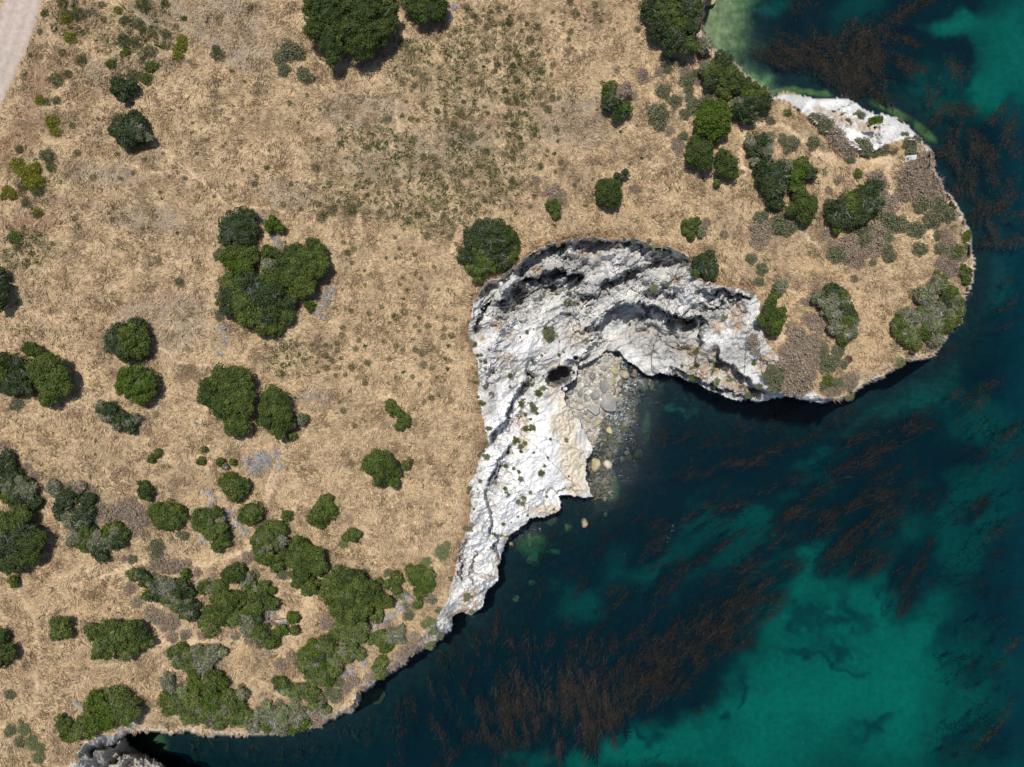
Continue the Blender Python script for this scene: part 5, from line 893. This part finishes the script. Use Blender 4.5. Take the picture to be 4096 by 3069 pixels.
for (sz_, cn), lst in names.items(): place_labels(lst, f'{sz_} {cn} boulder')
LM = LM2
kw = S * (H - WL) / H
# loose stones of the beach
n = 3600; u = RNG.uniform(2240, 2520, n); v = RNG.uniform(1390, 1830, n); kk = inside(u, v, BEACH); u, v = u[kk], v[kk]; hs = hpix_a(u, v); kx = S * (H - hs) / H; n = len(u)
s_ = RNG.gamma(2, .05, n) + .05; cv, cf = ICO1; rot = RNG.uniform(.5, 1.1, (n, 1, 3))
VV = cv[None] * rot * s_[:, None, None] + np.stack([(u - CU) * kx, -(v - CV) * kx, hs + .05], 1)[:, None]; pc = np.array([ST[c] for c in 'glcwtcwlc'])[RNG.integers(0, 9, n)]
FF = cf[None] + (np.arange(n) * len(cv))[:, None, None]
o = link('pebbles', mesh('pebbles', VV.reshape(-1, 3), FF.reshape(-1, 3), M_stone, np.repeat(pc, len(cv), 0))); o['kind'] = 'stuff'

n = 1500; u = 2440 + RNG.normal(size=n) * 60; v = RNG.uniform(1480, 2000, n); u = u - 40 * sm(1700, 1850, v); h_, l_, _, d_, _, _, _ = hgt(u, v); kk = ~l_ & (d_ < 90); u, v, n = u[kk], v[kk], int(kk.sum())
s_ = RNG.gamma(2, .07, n) + .08; VV = cv[None] * RNG.uniform(.5, 1.1, (n, 1, 3)) * s_[:, None, None] + np.stack([(u - CU) * kw, -(v - CV) * kw, WL - s_ * RNG.uniform(.1, .9, n)], 1)[:, None]
pc = np.array([ST[c] for c in 'bsvtbsvg'])[RNG.integers(0, 8, n)] * .6; FF = cf[None] + (np.arange(n) * len(cv))[:, None, None]
o = link('shore_stones', mesh('shore_stones', VV.reshape(-1, 3), FF.reshape(-1, 3), M_wet, np.repeat(pc, len(cv), 0))); o['kind'] = 'stuff'
# ---------------------------------------------------------------- kelp
def strands(items, n_per, z_lo, z_hi, cola, colb, wid=.05, seg=5, spread=.24, lf=1.0):
    """items: (u, v, ru, rv, angle deg, density) in photograph positions; ribbons trailing with the drift"""
    P, T, Ls = [], [], []
    for (u0, v0, ru, rv, an, dn) in items:
        n = max(3, int(n_per * dn * ru * rv / 1000)); r_ = np.sqrt(RNG.random(n)); th = RNG.uniform(0, 2 * np.pi, n); a = math.radians(an)
        nc = max(1, n // 14); ci_ = RNG.integers(0, nc, n); r_ = np.sqrt(RNG.random(nc))[ci_]; th = RNG.uniform(0, 2 * np.pi, nc)[ci_]; px = r_ * np.cos(th) * ru + RNG.normal(size=n) * 20 - 12; py = r_ * np.sin(th) * rv + RNG.normal(size=n) * 6; P.append(np.stack([u0 + px * math.cos(a) - py * math.sin(a), v0 + px * math.sin(a) + py * math.cos(a)], 1))
        T.append(np.full(n, a) + (RNG.normal(size=nc) * .26)[ci_] + RNG.normal(size=n) * spread + (RNG.normal(size=nc) * (spread > .5))[ci_]); Ls.append(lf * RNG.uniform(.4, 1.9, n) * min(1.2, max(.35, ru * S / 2.2)))
    P = np.vstack(P); T = np.concatenate(T); Ls = np.concatenate(Ls); n = len(P)
    x = (P[:, 0] - CU) * kw; y = -(P[:, 1] - CV) * kw; th = -T + 4 * 0; cur = RNG.normal(size=n) * .22; zb = RNG.uniform(z_lo, z_hi, n)
    VV = []; 
    for s2 in range(seg + 1):
        t_ = s2 / seg; wv = wid * (1 - .75 * t_) * (1 + .5 * np.sin(9 * t_ + P[:, 0])); nxv = -np.sin(th); nyv = np.cos(th)
        zz_ = zb + .02 * np.sin(5 * t_ + P[:, 1]); VV.append(np.stack([x - nxv * wv, y - nyv * wv, zz_], 1)); VV.append(np.stack([x + nxv * wv, y + nyv * wv, zz_ + .02], 1))
        x = x + np.cos(th) * Ls / seg; y = y + np.sin(th) * Ls / seg; th = th + cur + RNG.normal(size=n) * .16
    V = np.stack(VV, 1); m_ = 2 * (seg + 1); F = []
    for s2 in range(seg): F.append(np.array([2 * s2, 2 * s2 + 1, 2 * s2 + 3, 2 * s2 + 2]))
    F = np.array(F)[None] + (np.arange(n) * m_)[:, None, None]; f = RNG.beta(1.2, 2.2, n)[:, None]; C = np.array(cola) + (np.array(colb) - np.array(cola)) * f
    return V.reshape(-1, 3), F.reshape(-1, 4), np.repeat(C, m_, 0)
KE = [(2080,160),(2060,150),(2120,310),(2060,290),(2040,240),(2150,380),(2100,330),(2180,400),(2130,440),(2150,500),(2190,520),(2100,390),(1985,140),(2010,205),(1960,150),(2030,330),(2065,345),(2080,370),(2140,340),(2190,320),(2180,280),(2010,260),(2160,460),(2110,470),(2170,430),(2195,470),(2060,420),(2130,530),(2150,250),(2085,240),(2190,650),(2180,700),(2140,830),(2100,855),(2075,840),(2190,930),(2040,760),(2120,870),(2150,1150),(2195,1380),(2120,1600),(2150,1570),(2180,1530),(2190,600)]
kb = ((.010, .0095, .008), (.052, .042, .033))
for nm_, lst, dens in (('north_kelp', KN, 100), ('lower_kelp', KS, 50), ('middle_kelp', KM, 66)):
    V, F, C = strands(lst, dens, WL + .012, WL + .05, *kb, wid=.023, seg=4, spread=.8 if lst is KN else .24, lf=.62 if lst is KN else 1.0); o = link('floating_kelp', mesh('floating_kelp', V, F, M_kelp, C)); o['kind'] = 'stuff'
    V, F, C = strands([q_ for q_ in lst if q_[0] < 2900 or q_[1] < 900], dens * .4, WL - 1.2, WL - .15, (.022, .018, .012), (.06, .045, .025), wid=.08); o = link('submerged_kelp', mesh('submerged_kelp', V, F, M_kelp, C)); o['kind'] = 'stuff'
# kelp scattered under water along the whole shore
n = 1900; u = RNG.uniform(700, 4096, n); v = RNG.uniform(1550, 3069, n); h_, l_, _, d_, _, _, _ = hgt(u, v); sd = blobs(SAND, u, v)
kk = ~l_ & (d_ > 30) & (soft(SAND, u, v) < .45) & (v > 1640) & (fbm(u, v, 260, 2, 511) > -.22); u, v = u[kk], v[kk]
sc_l = [(a1, b1, random.uniform(20, 60), random.uniform(8, 18), -32 - 48 * float(np.clip((2700 - a1) / 1300, 0, 1)) + random.uniform(-12, 12), random.uniform(.3, 1)) for a1, b1 in zip(u, v)]
V, F, C = strands(sc_l[::2], 30, WL - 1.2, WL - .1, (.03, .024, .014), (.09, .065, .03), wid=.06); o = link('submerged_kelp', mesh('submerged_kelp', V, F, M_kelp, C)); o['kind'] = 'stuff'
V, F, C = strands(sc_l[1::2], 48, WL + .012, WL + .04, (.008, .008, .007), (.040, .029, .021), wid=.023, seg=4); o = link('floating_kelp', mesh('floating_kelp', V, F, M_kelp, C)); o['kind'] = 'stuff'
ki = []
for (x, y) in KE:
    u, v = x * D, y * D; V, F, C = strands([(0 + CU, 0 + CV, random.uniform(34, 52), random.uniform(24, 36) if y < 560 else 14, (RNG.uniform(0, 180) if y < 560 else -35 - 10 * (y > 1500)), 1.0)], 150, WL + .012 - WL, .05, *kb, wid=.025, spread=.7, lf=.75)
    X0, Y0 = W(u, v, WL); o = link('kelp_clump', mesh('kelp_clump', V, F, M_kelp, C), None, (X0, Y0, WL)); tag(o, None, 'kelp', 'separate floating kelp clumps off the headland'); ki.append((o, u, v))
LM = [(3700, 450, 'the tip of the white slab'), (3900, 1000, 'the rightmost headland point'), (4096, 0, 'the top right corner'), (4096, 3069, 'the bottom right corner'), (4000, 1530, 'the middle of the right edge'), (3780, 700, 'the NO sign shore')]
place_labels(ki, 'brown floating kelp clump'); LM = LM2
V, F, C = strands([(CU, CV, 7, 5, -60, 1)], 300, .02, .07, (.10, .07, .05), (.34, .28, .25), wid=.03, lf=.6); X0, Y0 = W(2695, 2120, WL)
tag(link('kelp_frond', mesh('kelp_frond', V, F, M_kelp, C), None, (X0, Y0, WL)), 'pale glinting kelp frond floating alone off the white bench', 'kelp')

# ---------------------------------------------------------------- the NO sign
g0 = hpix(3638, 655); X0, Y0 = W(3640, 652, g0)
root = bpy.data.objects.new('warning_sign', None); COL.objects.link(root); root.location = (X0, Y0, g0); root.rotation_euler = (math.radians(-58), 0, math.radians(7)); root.scale = (1, 1, .62)
tag(root, 'white painted board reading NO on two short posts near the cliff edge', 'sign')
def boxm(x0, x1, y0, y1, z0, z1):
    V = np.array([(x, y, z) for x in (x0, x1) for y in (y0, y1) for z in (z0, z1)]); return V, np.array([(0, 1, 3, 2), (4, 6, 7, 5), (0, 4, 5, 1), (2, 3, 7, 6), (0, 2, 6, 4), (1, 5, 7, 3)])
M_wb = material('white_paint', base=(.78, .78, .78), colvar=.04); M_ink = material('black_paint', base=(.03, .03, .03)); M_grey = material('faded_ink', base=(.42, .43, .44)); M_wood = material('post_wood', base=(.4, .3, .2))
V, F = boxm(-.66, .66, -.02, .02, .32, 1.45); link('board', mesh('board', V, F, M_wb), root)
for x in (-.42, .42): V, F = boxm(x - .045, x + .045, .022, .11, -.3, 1.40); link('post', mesh('post', V, F, M_wood), root)
def bar(p0, p1, w_):
    p0 = np.array(p0, float); p1 = np.array(p1, float); d = p1 - p0; n_ = np.array((-d[1], d[0])) / np.hypot(*d) * w_ / 2
    V = [(a_[0], yy, a_[1]) for yy in (-.024, -.034) for a_ in (p0 - n_, p0 + n_, p1 + n_, p1 - n_)]
    return np.array(V), np.array([(0, 1, 2, 3), (4, 7, 6, 5), (0, 4, 5, 1), (1, 5, 6, 2), (2, 6, 7, 3), (3, 7, 4, 0)])
P_ = [bar((-.54, .5), (-.54, 1.28), .07), bar((-.54, 1.25), (-.34, .53), .07), bar((-.34, .5), (-.34, 1.28), .07)]
V, F, _ = join(P_); link('letter_n', mesh('letter_n', V, F, M_ink), root)
P_ = []; 
for i in range(14):
    a0, a1_ = i / 14 * 2 * math.pi, (i + 1) / 14 * 2 * math.pi; P_.append(bar((-.12 + .13 * math.cos(a0), .89 + .36 * math.sin(a0)), (-.12 + .13 * math.cos(a1_), .89 + .36 * math.sin(a1_)), .07))
V, F, _ = join(P_); link('letter_o', mesh('letter_o', V, F, M_ink), root)
P_ = []
for row, z in enumerate((1.2, .92, .62)):
    x = .12
    while x < .56: w_ = random.uniform(.03, .07); P_.append(bar((x, z - .07), (x + w_ * .5, z + .07), .025)); x += w_ + .03
V, F, _ = join(P_); link('small_lettering', mesh('small_lettering', V, F, M_grey), root)
print('tris about', sum(len(o.data.polygons) * 2 for o in sc.objects if o.type == 'MESH'), 'objects', len(sc.objects))
